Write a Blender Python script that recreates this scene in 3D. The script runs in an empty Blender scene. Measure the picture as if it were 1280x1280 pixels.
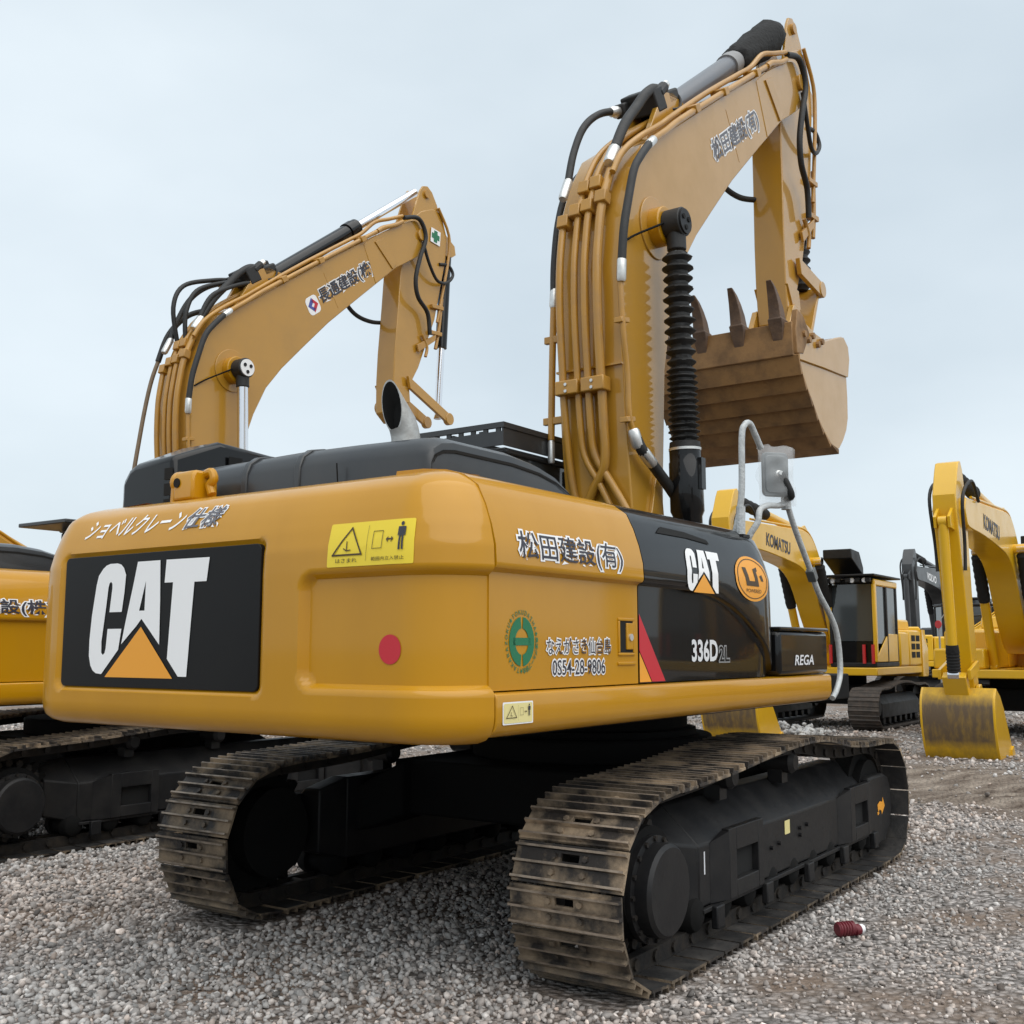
import bpy, bmesh, math, random
import numpy as np
from math import sin, cos, pi, radians as R, sqrt, atan2
from mathutils import Vector, Matrix
random.seed(7); rng = np.random.default_rng(11)
SC = bpy.context.scene; COL = SC.collection

# ------------------------------------------------------------------ camera, sky, sun, exposure
cd = bpy.data.cameras.new('camera'); cam = bpy.data.objects.new('camera', cd); COL.objects.link(cam)
cd.sensor_width = 36; cd.lens = 38.475; cd.clip_start = .1; cd.clip_end = 2000
cam.location = (-6.912, -4.042, 1.613)
cam.rotation_euler = (R(90 + 7.08), 0, R(34.41 - 90))
SC.camera = cam
SUN_EL, SUN_AZ = 62, 245          # sun high, right-behind the machines; azimuth = direction from which light comes, degrees from +x
W = bpy.data.worlds.new('World'); SC.world = W; W.use_nodes = True
nt = W.node_tree; nt.nodes.clear()
def N(t, ty, **k):
    n = t.nodes.new(ty)
    for a, b in k.items():
        if a in n.inputs.keys(): n.inputs[a].default_value = b
        else: setattr(n, a, b)
    return n
out = N(nt, 'ShaderNodeOutputWorld'); bg = N(nt, 'ShaderNodeBackground', Strength=.1)
sky = N(nt, 'ShaderNodeTexSky', sky_type='NISHITA', sun_disc=False, sun_elevation=R(SUN_EL), sun_rotation=R(90 - SUN_AZ), dust_density=3.0)
tc = N(nt, 'ShaderNodeTexCoord'); mp = N(nt, 'ShaderNodeMapping'); mp.inputs['Scale'].default_value = (1, 1, 2.2)
nz = N(nt, 'ShaderNodeTexNoise', Scale=1.6, Detail=5.0, Roughness=.5)
cr = N(nt, 'ShaderNodeValToRGB')
cr.color_ramp.elements[0].position = .3; cr.color_ramp.elements[0].color = (4.3, 4.95, 5.4, 1)
cr.color_ramp.elements[1].position = .72; cr.color_ramp.elements[1].color = (5.8, 6.4, 6.75, 1)
mx = N(nt, 'ShaderNodeMix', data_type='RGBA'); mx.inputs[0].default_value = .88
L = nt.links.new
L(tc.outputs['Generated'], mp.inputs['Vector']); L(mp.outputs[0], nz.inputs['Vector']); L(nz.outputs['Fac'], cr.inputs['Fac'])
L(sky.outputs[0], mx.inputs[6]); L(cr.outputs[0], mx.inputs[7]); L(mx.outputs[2], bg.inputs['Color']); L(bg.outputs[0], out.inputs['Surface'])
sl = bpy.data.lights.new('sun', 'SUN'); so = bpy.data.objects.new('sun', sl); COL.objects.link(so)
sl.energy = 1.5; sl.angle = R(85); sl.color = (1, .965, .91)
sd = Vector((cos(R(SUN_EL)) * cos(R(SUN_AZ)), cos(R(SUN_EL)) * sin(R(SUN_AZ)), sin(R(SUN_EL))))
so.rotation_euler = sd.to_track_quat('Z', 'Y').to_euler()
SC.view_settings.view_transform = 'Standard'; SC.view_settings.look = 'None'
SC.view_settings.gamma = 1; SC.view_settings.use_curve_mapping = False
SC.view_settings.exposure = 0.64

# ------------------------------------------------------------------ materials
def mat(name, col, rough=.5, metal=0., coat=0., dirt=None, dirt_amt=.5, dscale=3., bump=0., bscale=40., spec=.5, var=0., dlo=.42, dhi=.72, stretch=1., crough=.1):
    m = bpy.data.materials.new(name); m.use_nodes = True; t = m.node_tree; b = t.nodes['Principled BSDF']; l = t.links.new
    b.inputs['Roughness'].default_value = rough; b.inputs['Metallic'].default_value = metal
    b.inputs['Coat Weight'].default_value = coat; b.inputs['Coat Roughness'].default_value = crough
    b.inputs['Specular IOR Level'].default_value = spec
    b.inputs['Base Color'].default_value = (*col, 1)
    if dirt or bump or var:
        c = t.nodes.new('ShaderNodeTexCoord'); oi = t.nodes.new('ShaderNodeObjectInfo')
        ad = t.nodes.new('ShaderNodeVectorMath'); ad.operation = 'MULTIPLY_ADD'
        ad.inputs[1].default_value = (1, 1, stretch)
        sc = t.nodes.new('ShaderNodeVectorMath'); sc.operation = 'SCALE'; sc.inputs['Scale'].default_value = 37.
        cx = t.nodes.new('ShaderNodeCombineXYZ')
        l(oi.outputs['Random'], cx.inputs[0]); l(oi.outputs['Random'], cx.inputs[1]); l(cx.outputs[0], sc.inputs[0])
        l(c.outputs['Object'], ad.inputs[0]); l(sc.outputs[0], ad.inputs[2])
        if dirt:
            n = t.nodes.new('ShaderNodeTexNoise'); n.inputs['Scale'].default_value = dscale; n.inputs['Detail'].default_value = 7; n.inputs['Roughness'].default_value = .62
            l(ad.outputs[0], n.inputs['Vector'])
            mr = t.nodes.new('ShaderNodeMapRange'); mr.inputs[1].default_value = dlo; mr.inputs[2].default_value = dhi; mr.inputs[4].default_value = dirt_amt
            l(n.outputs['Fac'], mr.inputs[0])
            x = t.nodes.new('ShaderNodeMix'); x.data_type = 'RGBA'; x.inputs[6].default_value = (*col, 1); x.inputs[7].default_value = (*dirt, 1)
            l(mr.outputs[0], x.inputs[0])
            o = x.outputs[2]
            if var:
                h = t.nodes.new('ShaderNodeHueSaturation'); mm = t.nodes.new('ShaderNodeMapRange'); mm.inputs[3].default_value = 1 - var; mm.inputs[4].default_value = 1 + var
                l(oi.outputs['Random'], mm.inputs[0]); l(mm.outputs[0], h.inputs['Value']); l(o, h.inputs['Color']); o = h.outputs[0]
            l(o, b.inputs['Base Color'])
            rr = t.nodes.new('ShaderNodeMapRange'); rr.inputs[3].default_value = rough; rr.inputs[4].default_value = min(1, rough + .3)
            l(mr.outputs[0], rr.inputs[0]); l(rr.outputs[0], b.inputs['Roughness'])
        if bump:
            n2 = t.nodes.new('ShaderNodeTexNoise'); n2.inputs['Scale'].default_value = bscale; n2.inputs['Detail'].default_value = 4
            l(ad.outputs[0], n2.inputs['Vector'])
            bp = t.nodes.new('ShaderNodeBump'); bp.inputs['Strength'].default_value = bump; bp.inputs['Distance'].default_value = .02
            l(n2.outputs['Fac'], bp.inputs['Height']); l(bp.outputs[0], b.inputs['Normal'])
    return m
M = {}
M['cat'] = mat('ochre_paint', (.52, .245, .002), .34, coat=.6, crough=.07, spec=.25, stretch=.35, dirt=(.44, .205, .006), dirt_amt=.55, dscale=1.7, bump=.05, bscale=4)
M['catboom'] = mat('boom_paint', (.48, .24, .018), .38, coat=1., crough=.07, spec=.35, dirt=(.40, .21, .03), dirt_amt=.6, dscale=2.2, bump=.03, bscale=12)
M['pipe'] = mat('painted_pipe', (.46, .225, .02), .4, coat=.5, dirt=(.33, .18, .06), dirt_amt=.6, dscale=6)
M['blk'] = mat('black_paint', (.004, .004, .0045), .3, coat=.55, crough=.03, spec=.1, dirt=(.010, .0095, .009), dirt_amt=.3, dscale=2.5, bump=.02, bscale=5)
M['panel'] = mat('matt_black_panel', (.006, .006, .0065), .38, spec=.22, dirt=(.016, .015, .014), dirt_amt=.4, dscale=2)
M['hood'] = mat('hood_paint', (.024, .026, .029), .33, coat=.15, dirt=(.06, .06, .058), dirt_amt=.45, dscale=2.)
M['frame'] = mat('frame_paint', (.010, .010, .011), .45, coat=.0, spec=.3, dirt=(.035, .032, .029), dirt_amt=.5, dscale=4, bump=.05, bscale=30)
M['dark'] = mat('dark_steel', (.005, .005, .005), .8, spec=.2, dirt=(.012, .011, .01), dirt_amt=.6, dscale=6)
M['shoe'] = mat('track_steel', (.030, .025, .022), .6, metal=.2, dirt=(.34, .255, .17), dirt_amt=.9, dscale=3.6, bump=.3, bscale=55, var=.45, dlo=.43, dhi=.62)
M['inner'] = mat('inner_shoe_steel', (.030, .029, .029), .5, metal=.3, dirt=(.085, .075, .065), dirt_amt=.7, dscale=7, bump=.15, bscale=40, var=.3)
M['worn'] = mat('worn_grouser', (.30, .24, .185), .45, metal=.3, dirt=(.06, .048, .036), dirt_amt=.9, dscale=9, bump=.2, bscale=60, var=.3)
M['chain'] = mat('chain_steel', (.012, .010, .009), .7, metal=.2, dirt=(.06, .045, .03), dirt_amt=.6, dscale=9, bump=.2, bscale=40)
M['rubber'] = mat('black_rubber', (.013, .013, .013), .55, dirt=(.035, .033, .03), dirt_amt=.5, dscale=9, bump=.1, bscale=60)
M['cloth'] = mat('black_sleeve', (.008, .008, .008), .9, dirt=(.02, .02, .02), dirt_amt=.5, dscale=14, bump=.6, bscale=25)
M['tubegrey'] = mat('grey_cylinder_paint', (.10, .105, .12), .35, coat=.3, dirt=(.16, .15, .14), dirt_amt=.3, dscale=4)
M['collar'] = mat('grey_collar', (.27, .27, .27), .55, dirt=(.18, .17, .16), dirt_amt=.4, dscale=9)
M['silver'] = mat('zinc_fitting', (.72, .72, .70), .35, metal=.8, dirt=(.4, .38, .35), dirt_amt=.4, dscale=25)
M['chrome'] = mat('chrome_rod', (.8, .8, .82), .12, metal=1.)
M['exh'] = mat('galvanised_pipe', (.52, .52, .50), .5, metal=.7, dirt=(.28, .26, .24), dirt_amt=.6, dscale=14, bump=.1, bscale=40)
M['soot'] = mat('soot', (.006, .006, .006), .95)  # flat black: exhaust soot, and shade painted into holes, slots and pockets
M['glass'] = mat('dark_glass', (.045, .052, .055), .06, spec=.8)
M['bucket'] = mat('worn_bucket_steel', (.32, .175, .065), .55, metal=.1, dirt=(.10, .06, .034), dirt_amt=.85, dscale=3.4, bump=.15, bscale=30)
M['tooth'] = mat('worn_tooth_steel', (.12, .078, .055), .6, metal=.2, dirt=(.24, .15, .09), dirt_amt=.7, dscale=12, bump=.2, bscale=50)
M['white'] = mat('white_vinyl', (.88, .88, .88), .45)
M['whitemetal'] = mat('white_print', (.72, .73, .75), .4)
M['kanji'] = mat('dark_vinyl', (.03, .03, .045), .45)
M['kanjigrey'] = mat('faded_vinyl', (.13, .13, .15), .5)
M['red'] = mat('red_vinyl', (.55, .02, .035), .4)
M['orange'] = mat('orange_vinyl', (.85, .36, .03), .42)
M['lemon'] = mat('yellow_label', (.82, .62, .035), .4)
M['pale'] = mat('pale_label', (.78, .68, .30), .45)
M['brown'] = mat('dark_print', (.06, .035, .012), .5)
M['greenv'] = mat('green_vinyl', (.012, .17, .075), .45)
M['blue'] = mat('blue_vinyl', (.07, .09, .35), .45)
M['kom'] = mat('bright_yellow_paint', (.74, .42, .005), .34, coat=.5, dirt=(.66, .37, .02), dirt_amt=.5, dscale=2.5)
M['komdust'] = mat('muddy_yellow_paint', (.74, .43, .012), .55, dirt=(.50, .29, .03), dirt_amt=.8, dscale=3, bump=.1, bscale=30)
def bucket_wear():
    t = M['komdust'].node_tree; b = t.nodes['Principled BSDF']; l = t.links.new; src = b.inputs['Base Color'].links[0].from_socket
    c = t.nodes.new('ShaderNodeTexCoord'); x = t.nodes.new('ShaderNodeSeparateXYZ'); l(c.outputs['Object'], x.inputs[0])
    n = t.nodes.new('ShaderNodeTexNoise'); n.inputs['Scale'].default_value = 7; n.inputs['Detail'].default_value = 8; n.inputs['Roughness'].default_value = .7
    mp_ = t.nodes.new('ShaderNodeMapping'); mp_.inputs['Scale'].default_value = (1.5, 1.5, .35); l(c.outputs['Object'], mp_.inputs[0]); l(mp_.outputs[0], n.inputs['Vector'])
    r = t.nodes.new('ShaderNodeValToRGB'); e = r.color_ramp.elements; e[0].position = .0; e[0].color = (.25,) * 3 + (1,); e[1].position = 1; e[1].color = (.12,) * 3 + (1,)
    for p, v in ((.14, .15), (.24, .95), (.62, 1.), (.76, .3)): q = e.new(p); q.color = (v, v, v, 1)
    mm = t.nodes.new('ShaderNodeMapRange'); mm.inputs[1].default_value = -.05; mm.inputs[2].default_value = 1.25; l(x.outputs[2], mm.inputs[0]); l(mm.outputs[0], r.inputs[0])
    ad = t.nodes.new('ShaderNodeMath'); ad.operation = 'MULTIPLY_ADD'; ad.inputs[1].default_value = 1.3; ad.inputs[2].default_value = -.68; l(n.outputs['Fac'], ad.inputs[0])
    s2 = t.nodes.new('ShaderNodeMath'); s2.operation = 'ADD'; s2.use_clamp = True; l(ad.outputs[0], s2.inputs[0]); l(r.outputs[0], s2.inputs[1])
    x2 = t.nodes.new('ShaderNodeMix'); x2.data_type = 'RGBA'; l(s2.outputs[0], x2.inputs[0]); l(src, x2.inputs[6]); x2.inputs[7].default_value = (.13, .088, .05, 1); l(x2.outputs[2], b.inputs['Base Color'])
bucket_wear()
M['kshoe'] = mat('dull_track_steel', (.05, .042, .036), .6, metal=.2, dirt=(.13, .10, .08), dirt_amt=.7, dscale=9, bump=.2, bscale=40)
M['tanhose'] = mat('brown_hose', (.20, .14, .085), .55, dirt=(.12, .09, .06), dirt_amt=.6, dscale=9)
M['grey'] = mat('charcoal_paint', (.035, .037, .04), .4, coat=.2, dirt=(.08, .08, .08), dirt_amt=.5, dscale=3)
M['plastic'] = mat('wrapped_tube', (.50, .52, .52), .3, coat=.4, dirt=(.30, .31, .31), dirt_amt=.7, dscale=22, bump=.4, bscale=60)
M['mirrorback'] = mat('mirror_back', (.10, .11, .11), .4, coat=.2)
M['redlamp'] = mat('red_lamp', (.5, .02, .02), .3)
M['canred'] = mat('crimson_rubber', (.15, .012, .022), .5, dirt=(.10, .03, .03), dirt_amt=.6, dscale=20)
def film():
    m = bpy.data.materials.new('clear_film'); m.use_nodes = True; b = m.node_tree.nodes['Principled BSDF']
    b.inputs['Base Color'].default_value = (.9, .92, .93, 1); b.inputs['Roughness'].default_value = .25
    b.inputs['Alpha'].default_value = .2
    return m
M['film'] = film()

# ------------------------------------------------------------------ mesh helpers
def vec(*a): return Vector(a)
class MB:
    def __init__(s): s.v = []; s.f = []
    def add(s, V, F):
        b = len(s.v); s.v += [tuple(p) for p in V]; s.f += [tuple(i + b for i in f) for f in F]; return s
    def box(s, x0, x1, y0, y1, z0, z1):
        return s.add([(x0, y0, z0), (x1, y0, z0), (x1, y1, z0), (x0, y1, z0), (x0, y0, z1), (x1, y0, z1), (x1, y1, z1), (x0, y1, z1)],
                     [(0, 3, 2, 1), (4, 5, 6, 7), (0, 1, 5, 4), (1, 2, 6, 5), (2, 3, 7, 6), (3, 0, 4, 7)])
    def prism(s, pts, fn):      # fn(a, b, w) -> point, w in 0/1
        n = len(pts)
        return s.add([fn(a, b, 0) for a, b in pts] + [fn(a, b, 1) for a, b in pts],
                     [tuple(range(n))[::-1], tuple(range(n, 2 * n))] + [(i, (i + 1) % n, n + (i + 1) % n, n + i) for i in range(n)])
    def xz(s, pts, y0, y1): return s.prism(pts, lambda a, b, w: (a, (y0, y1)[w], b))
    def yz(s, pts, x0, x1): return s.prism(pts, lambda a, b, w: ((x0, x1)[w], a, b))
    def xy(s, pts, z0, z1): return s.prism(pts, lambda a, b, w: (a, b, (z0, z1)[w]))
    def rings(s, rr, closed=True, cap0=True, cap1=True):
        n = len(rr[0]); V = [p for r in rr for p in r]; F = []
        for i in range(len(rr) - 1):
            for j in range(n if closed else n - 1):
                k = (j + 1) % n; F.append((i * n + j, i * n + k, (i + 1) * n + k, (i + 1) * n + j))
        if cap0: F.append(tuple(range(n))[::-1])
        if cap1: F.append(tuple(range((len(rr) - 1) * n, len(rr) * n)))
        return s.add(V, F)
    def tube(s, path, r, n=8, cap=True):
        P = [Vector(p) for p in path]; rr = []; up = None
        for i, p in enumerate(P):
            d = (P[min(i + 1, len(P) - 1)] - P[max(i - 1, 0)]).normalized()
            if up is None: up = d.orthogonal().normalized()
            up = (up - d * up.dot(d)).normalized(); sd_ = d.cross(up)
            ri = r[i] if isinstance(r, (list, tuple)) else r
            rr.append([p + up * (cos(2 * pi * k / n) * ri) + sd_ * (sin(2 * pi * k / n) * ri) for k in range(n)])
        return s.rings(rr, True, cap, cap)
    def lathe(s, p0, p1, prof, n=20, cap=True):   # prof: (t along p0->p1 in metres, radius)
        p0 = Vector(p0); d = (Vector(p1) - p0).normalized(); u = d.orthogonal().normalized(); w = d.cross(u)
        return s.rings([[p0 + d * t + u * (cos(2 * pi * k / n) * r) + w * (sin(2 * pi * k / n) * r) for k in range(n)] for t, r in prof], True, cap, cap)
    def cyl(s, p0, p1, r, n=20, r1=None):
        l = (Vector(p1) - Vector(p0)).length
        return s.lathe(p0, p1, [(0, r), (l, r if r1 is None else r1)], n)
    def obox(s, c, U, V, Wv):
        c, U, V, Wv = map(Vector, (c, U, V, Wv))
        P = [c + U * a + V * b + Wv * d for d in (-1, 1) for a, b in ((-1, -1), (1, -1), (1, 1), (-1, 1))]
        return s.add(P, [(0, 3, 2, 1), (4, 5, 6, 7), (0, 1, 5, 4), (1, 2, 6, 5), (2, 3, 7, 6), (3, 0, 4, 7)])
    def mesh(s, name, ang=35):
        m = bpy.data.meshes.new(name); m.from_pydata(s.v, [], s.f); m.validate()
        bm = bmesh.new(); bm.from_mesh(m); bmesh.ops.recalc_face_normals(bm, faces=bm.faces[:]); bm.to_mesh(m); bm.free()
        finish(m, ang); return m
def finish(m, ang):
    if len(m.polygons): m.polygons.foreach_set('use_smooth', [ang > 0] * len(m.polygons))
    if ang > 0: m.set_sharp_from_angle(angle=R(ang))
BR = R(-0.8)
def link(name, me, m, parent=None, bev=0, up=False, label=None):
    o = bpy.data.objects.new(name, me); COL.objects.link(o)
    if m is not None:
        if not me.materials: me.materials.append(m)
    if parent is not None: o.parent = parent
    if up: o.rotation_euler.z = BR
    if bev:
        b = o.modifiers.new('bevel', 'BEVEL'); b.width = bev; b.segments = 2; b.limit_method = 'ANGLE'; b.angle_limit = R(40)
    if label: o['label'] = label
    return o
def part(name, mb, m, parent, bev=0, up=False, ang=35, label=None):
    return link(name, mb.mesh(name, ang), M[m] if isinstance(m, str) else m, parent, bev, up, label)
def thing(name, label, cat, loc=(0, 0, 0), rz=0, group=None):
    o = bpy.data.objects.new(name, None); COL.objects.link(o); o.empty_display_size = .3
    o.location = loc; o.rotation_euler.z = rz; o['label'] = label; o['category'] = cat
    if group: o['group'] = group
    return o
def tag(o, label=None, cat=None, group=None, kind=None):
    for k, v in (('label', label), ('category', cat), ('group', group), ('kind', kind)):
        if v: o[k] = v
    return o
def crom(P, k=6, closed=False):
    P = [np.array(p, float) for p in P]; n = len(P); o = []
    for i in range(n if closed else n - 1):
        g = (lambda j: P[j % n]) if closed else (lambda j: P[min(max(j, 0), n - 1)])
        a, b, c, d = g(i - 1), g(i), g(i + 1), g(i + 2)
        for t in np.arange(k) / k:
            o.append(.5 * (2 * b + (c - a) * t + (2 * a - 5 * b + 4 * c - d) * t * t + (3 * b - a - 3 * c + d) * t ** 3))
    if not closed: o.append(P[-1])
    return [tuple(p) for p in o]
def rrect(x0, x1, y0, y1, r, n=4):
    o = []
    for cx, cy, a in ((x1 - r, y0 + r, -90), (x1 - r, y1 - r, 0), (x0 + r, y1 - r, 90), (x0 + r, y0 + r, 180)):
        o += [(cx + r * cos(R(a + 90 * k / n)), cy + r * sin(R(a + 90 * k / n))) for k in range(n + 1)]
    return o
# flat graphics: a polygon set mapped by fn(u, v, lift) -> point
def refine(me, cu=None, cv=None):
    if not (cu or cv): return
    bm = bmesh.new(); bm.from_mesh(me); co = [v.co.copy() for v in bm.verts]
    lo = [min(c[i] for c in co) for i in (0, 1)]; hi = [max(c[i] for c in co) for i in (0, 1)]
    for ax, st in ((0, cu), (1, cv)):
        if st:
            x = lo[ax] + st * .5
            while x < hi[ax]:
                c = [0, 0, 0]; c[ax] = x; n = [0, 0, 0]; n[ax] = 1
                bmesh.ops.bisect_plane(bm, geom=bm.verts[:] + bm.edges[:] + bm.faces[:], plane_co=c, plane_no=n); x += st
    bm.to_mesh(me); bm.free()
def place(me, fn, lift):
    for v in me.vertices: v.co = fn(v.co.x, v.co.y, lift)
    me.update()
def decal(name, polys, m, parent, fn, lift=.003, cu=None, cv=None, ang=20):
    me = bpy.data.meshes.new(name); V = []; F = []
    for p in polys:
        b = len(V); V += [(a, c, 0) for a, c in p]; F.append(tuple(range(b, b + len(p))))
    me.from_pydata(V, [], F); me.update()
    if any(len(p) > 4 for p in polys) or cu or cv:
        bm = bmesh.new(); bm.from_mesh(me); bmesh.ops.triangulate(bm, faces=bm.faces[:]); bm.to_mesh(me); bm.free()
    refine(me, cu, cv); place(me, fn, lift)
    finish(me, ang); return link(name, me, M[m], parent)
def text_mesh(body, off=0., shear=0., spacing=1.):
    c = bpy.data.curves.new('t', 'FONT'); c.body = body; c.resolution_u = 3; c.offset = off; c.shear = shear; c.space_character = spacing
    o = bpy.data.objects.new('t', c); COL.objects.link(o)
    me = bpy.data.meshes.new_from_object(o.evaluated_get(bpy.context.evaluated_depsgraph_get()))
    bpy.data.objects.remove(o); bpy.data.curves.remove(c); return me
def bounds(me):
    a = np.empty(len(me.vertices) * 3); me.vertices.foreach_get('co', a); a = a.reshape(-1, 3); return a.min(0), a.max(0)
def text(name, body, m, parent, fn, w, h, lift=.004, bold=0., outline=None, ow=.05, shear=0., cu=None, cv=None, spacing=1.):
    base = text_mesh(body, bold, shear, spacing); lo, hi = bounds(base); objs = []
    sx, sy = w / (hi[0] - lo[0]), h / (hi[1] - lo[1])
    jobs = [(base, m, lift)]
    if outline: jobs.append((text_mesh(body, bold + ow, shear, spacing), outline, lift - .0018))
    for me, mm, lf in jobs:
        for v in me.vertices: v.co = ((v.co.x - lo[0]) * sx, (v.co.y - lo[1]) * sy, 0)
        refine(me, cu, cv); place(me, fn, lf)
        me.materials.clear(); finish(me, 20)
        objs.append(link(name if mm == m else name + '_outline', me, M[mm], parent))
    return objs[0]
def circ(cx, cy, r, n=28, ry=None): return [(cx + r * cos(2 * pi * k / n), cy + (ry or r) * sin(2 * pi * k / n)) for k in range(n)]
def ringq(cx, cy, r0, r1, a0=0, a1=360, n=32, k=1.):
    o = []
    for i in range(n):
        a, b = R(a0 + (a1 - a0) * i / n), R(a0 + (a1 - a0) * (i + 1) / n)
        o.append([(cx + r0 * cos(a), cy + k * r0 * sin(a)), (cx + r1 * cos(a), cy + k * r1 * sin(a)), (cx + r1 * cos(b), cy + k * r1 * sin(b)), (cx + r0 * cos(b), cy + k * r0 * sin(b))])
    return o
def sm(x, a, b):
    t = min(1, max(0, (x - a) / (b - a))); return t * t * (3 - 2 * t)

# ------------------------------------------------------------------ ground
def gh(x, y):
    x = np.asarray(x, float); y = np.asarray(y, float)
    s = np.clip((y - 2.6) / 2.2, 0, 1); s = s * s * (3 - 2 * s)
    g = -.09 * s + .012 * np.sin(x * .9 + 1) * np.sin(y * 1.1) + .008 * np.sin(x * 2.3) * np.sin(y * 2.9 + 2)
    # rutted mud strip in front of the far row
    m = np.exp(-((x - 7.3) / 2.2) ** 4) * np.clip((-y + .9) / 1.5, 0, 1)
    return g + m * (.05 * np.sin(x * 5.5 + .6 * np.sin(y * 1.3)) + .028 * np.sin(x * 14 + .8 * np.sin(y * 2.1)) + .018 * np.sin(x * 23 + y * 5) * np.sin(y * 9 + x) - .02)
def ground():
    def ax(lo, hi, st, far, n):
        c = list(np.arange(lo, hi + 1e-6, st)); g = np.geomspace(st, far, n).cumsum() * (far / np.geomspace(st, far, n).sum())
        return np.array([lo - q for q in g[::-1]] + c + [hi + q for q in g])
    X = ax(-8, 14, .09, 500, 30); Y = ax(-9, 9, .14, 500, 28)
    gx, gy = np.meshgrid(X, Y, indexing='ij'); nx, ny = len(X), len(Y)
    z = gh(gx, gy) - .012; far = np.maximum(np.abs(gx) - 40, 0) + np.maximum(np.abs(gy) - 40, 0); z = np.where(far > 0, -.03, z)
    i = np.arange(nx * ny).reshape(nx, ny); F = np.stack([i[:-1, :-1], i[1:, :-1], i[1:, 1:], i[:-1, 1:]], -1).reshape(-1, 4)
    me = bpy.data.meshes.new('ground'); me.from_pydata(np.stack([gx, gy, z], -1).reshape(-1, 3).tolist(), [], F.tolist()); finish(me, 80)
    m = bpy.data.materials.new('gravel_ground'); m.use_nodes = True; t = m.node_tree; b = t.nodes['Principled BSDF']; l = t.links.new
    b.inputs['Roughness'].default_value = .93; b.inputs['Specular IOR Level'].default_value = .2
    c = t.nodes.new('ShaderNodeTexCoord'); V = c.outputs['Object']
    def noise(s, d=4, r=.55):
        n = t.nodes.new('ShaderNodeTexNoise'); n.inputs['Scale'].default_value = s; n.inputs['Detail'].default_value = d; n.inputs['Roughness'].default_value = r; l(V, n.inputs['Vector']); return n.outputs['Fac']
    def mixc(f, a, bb):
        x = t.nodes.new('ShaderNodeMix'); x.data_type = 'RGBA'; l(f, x.inputs[0])
        for k, q in ((6, a), (7, bb)):
            if isinstance(q, tuple): x.inputs[k].default_value = (*q, 1)
            else: l(q, x.inputs[k])
        return x.outputs[2]
    def rmap(f, a, bb, lo=0., hi=1.):
        n = t.nodes.new('ShaderNodeMapRange'); n.inputs[1].default_value = a; n.inputs[2].default_value = bb; n.inputs[3].default_value = lo; n.inputs[4].default_value = hi; n.clamp = True; l(f, n.inputs[0]); return n.outputs[0]
    vo = t.nodes.new('ShaderNodeTexVoronoi'); vo.inputs['Scale'].default_value = 24; l(V, vo.inputs['Vector'])
    sp = t.nodes.new('ShaderNodeSeparateColor'); l(vo.outputs['Color'], sp.inputs[0])
    stone = mixc(sp.outputs[0], (.22, .20, .19), (.52, .48, .455))
    stone = mixc(rmap(vo.outputs['Distance'], .35, .75), stone, (.11, .098, .088))
    soil = mixc(noise(9, 6), (.13, .092, .068), (.29, .225, .18))
    patch = rmap(noise(.8, 6, .62), .46, .60)
    base = mixc(patch, stone, soil)
    gm = t.nodes.new('ShaderNodeSeparateXYZ'); l(V, gm.inputs[0])
    # bare mud where machines turned: x 4..7.5, y < 1
    def math(op, a, bb=None):
        n = t.nodes.new('ShaderNodeMath'); n.operation = op
        for k, q in ((0, a), (1, bb)):
            if q is None: continue
            if isinstance(q, (int, float)): n.inputs[k].default_value = q
            else: l(q, n.inputs[k])
        return n.outputs[0]
    dx = math('ABSOLUTE', math('SUBTRACT', gm.outputs[0], 7.3))
    dx = math('ADD', dx, math('MULTIPLY', math('SUBTRACT', noise(1.3, 4), .5), 2.2))
    mud = math('MULTIPLY', rmap(dx, 1.7, 2.9, 1, 0), rmap(gm.outputs[1], .0, 1.5, 1, 0))
    mv = t.nodes.new('ShaderNodeVectorRotate'); mv.rotation_type = 'Z_AXIS'; mv.inputs['Angle'].default_value = R(55.6); l(V, mv.inputs['Vector'])
    ms = t.nodes.new('ShaderNodeMapping'); ms.inputs['Scale'].default_value = (.35, 4.5, 1); l(mv.outputs[0], ms.inputs[0])
    rn = t.nodes.new('ShaderNodeTexNoise'); rn.inputs['Scale'].default_value = 1.1; rn.inputs['Detail'].default_value = 7; rn.inputs['Roughness'].default_value = .62; l(ms.outputs[0], rn.inputs['Vector'])
    mudc = mixc(rmap(math('ADD', math('MULTIPLY', rn.outputs['Fac'], .75), math('MULTIPLY', noise(6, 8, .7), .25)), .36, .62), (.075, .052, .038), (.33, .275, .225))
    base = mixc(mud, base, mudc)
    l(base, b.inputs['Base Color'])
    bu = t.nodes.new('ShaderNodeBump'); bu.inputs['Strength'].default_value = .9; bu.inputs['Distance'].default_value = .03
    hh = math('ADD', math('MULTIPLY', vo.outputs['Distance'], -1.), math('MULTIPLY', noise(30, 4), .8)); l(hh, bu.inputs['Height']); l(bu.outputs[0], b.inputs['Normal'])
    tag(link('ground', me, m), 'grey gravel yard with brown muddy patches', kind='structure')
ground()

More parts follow.
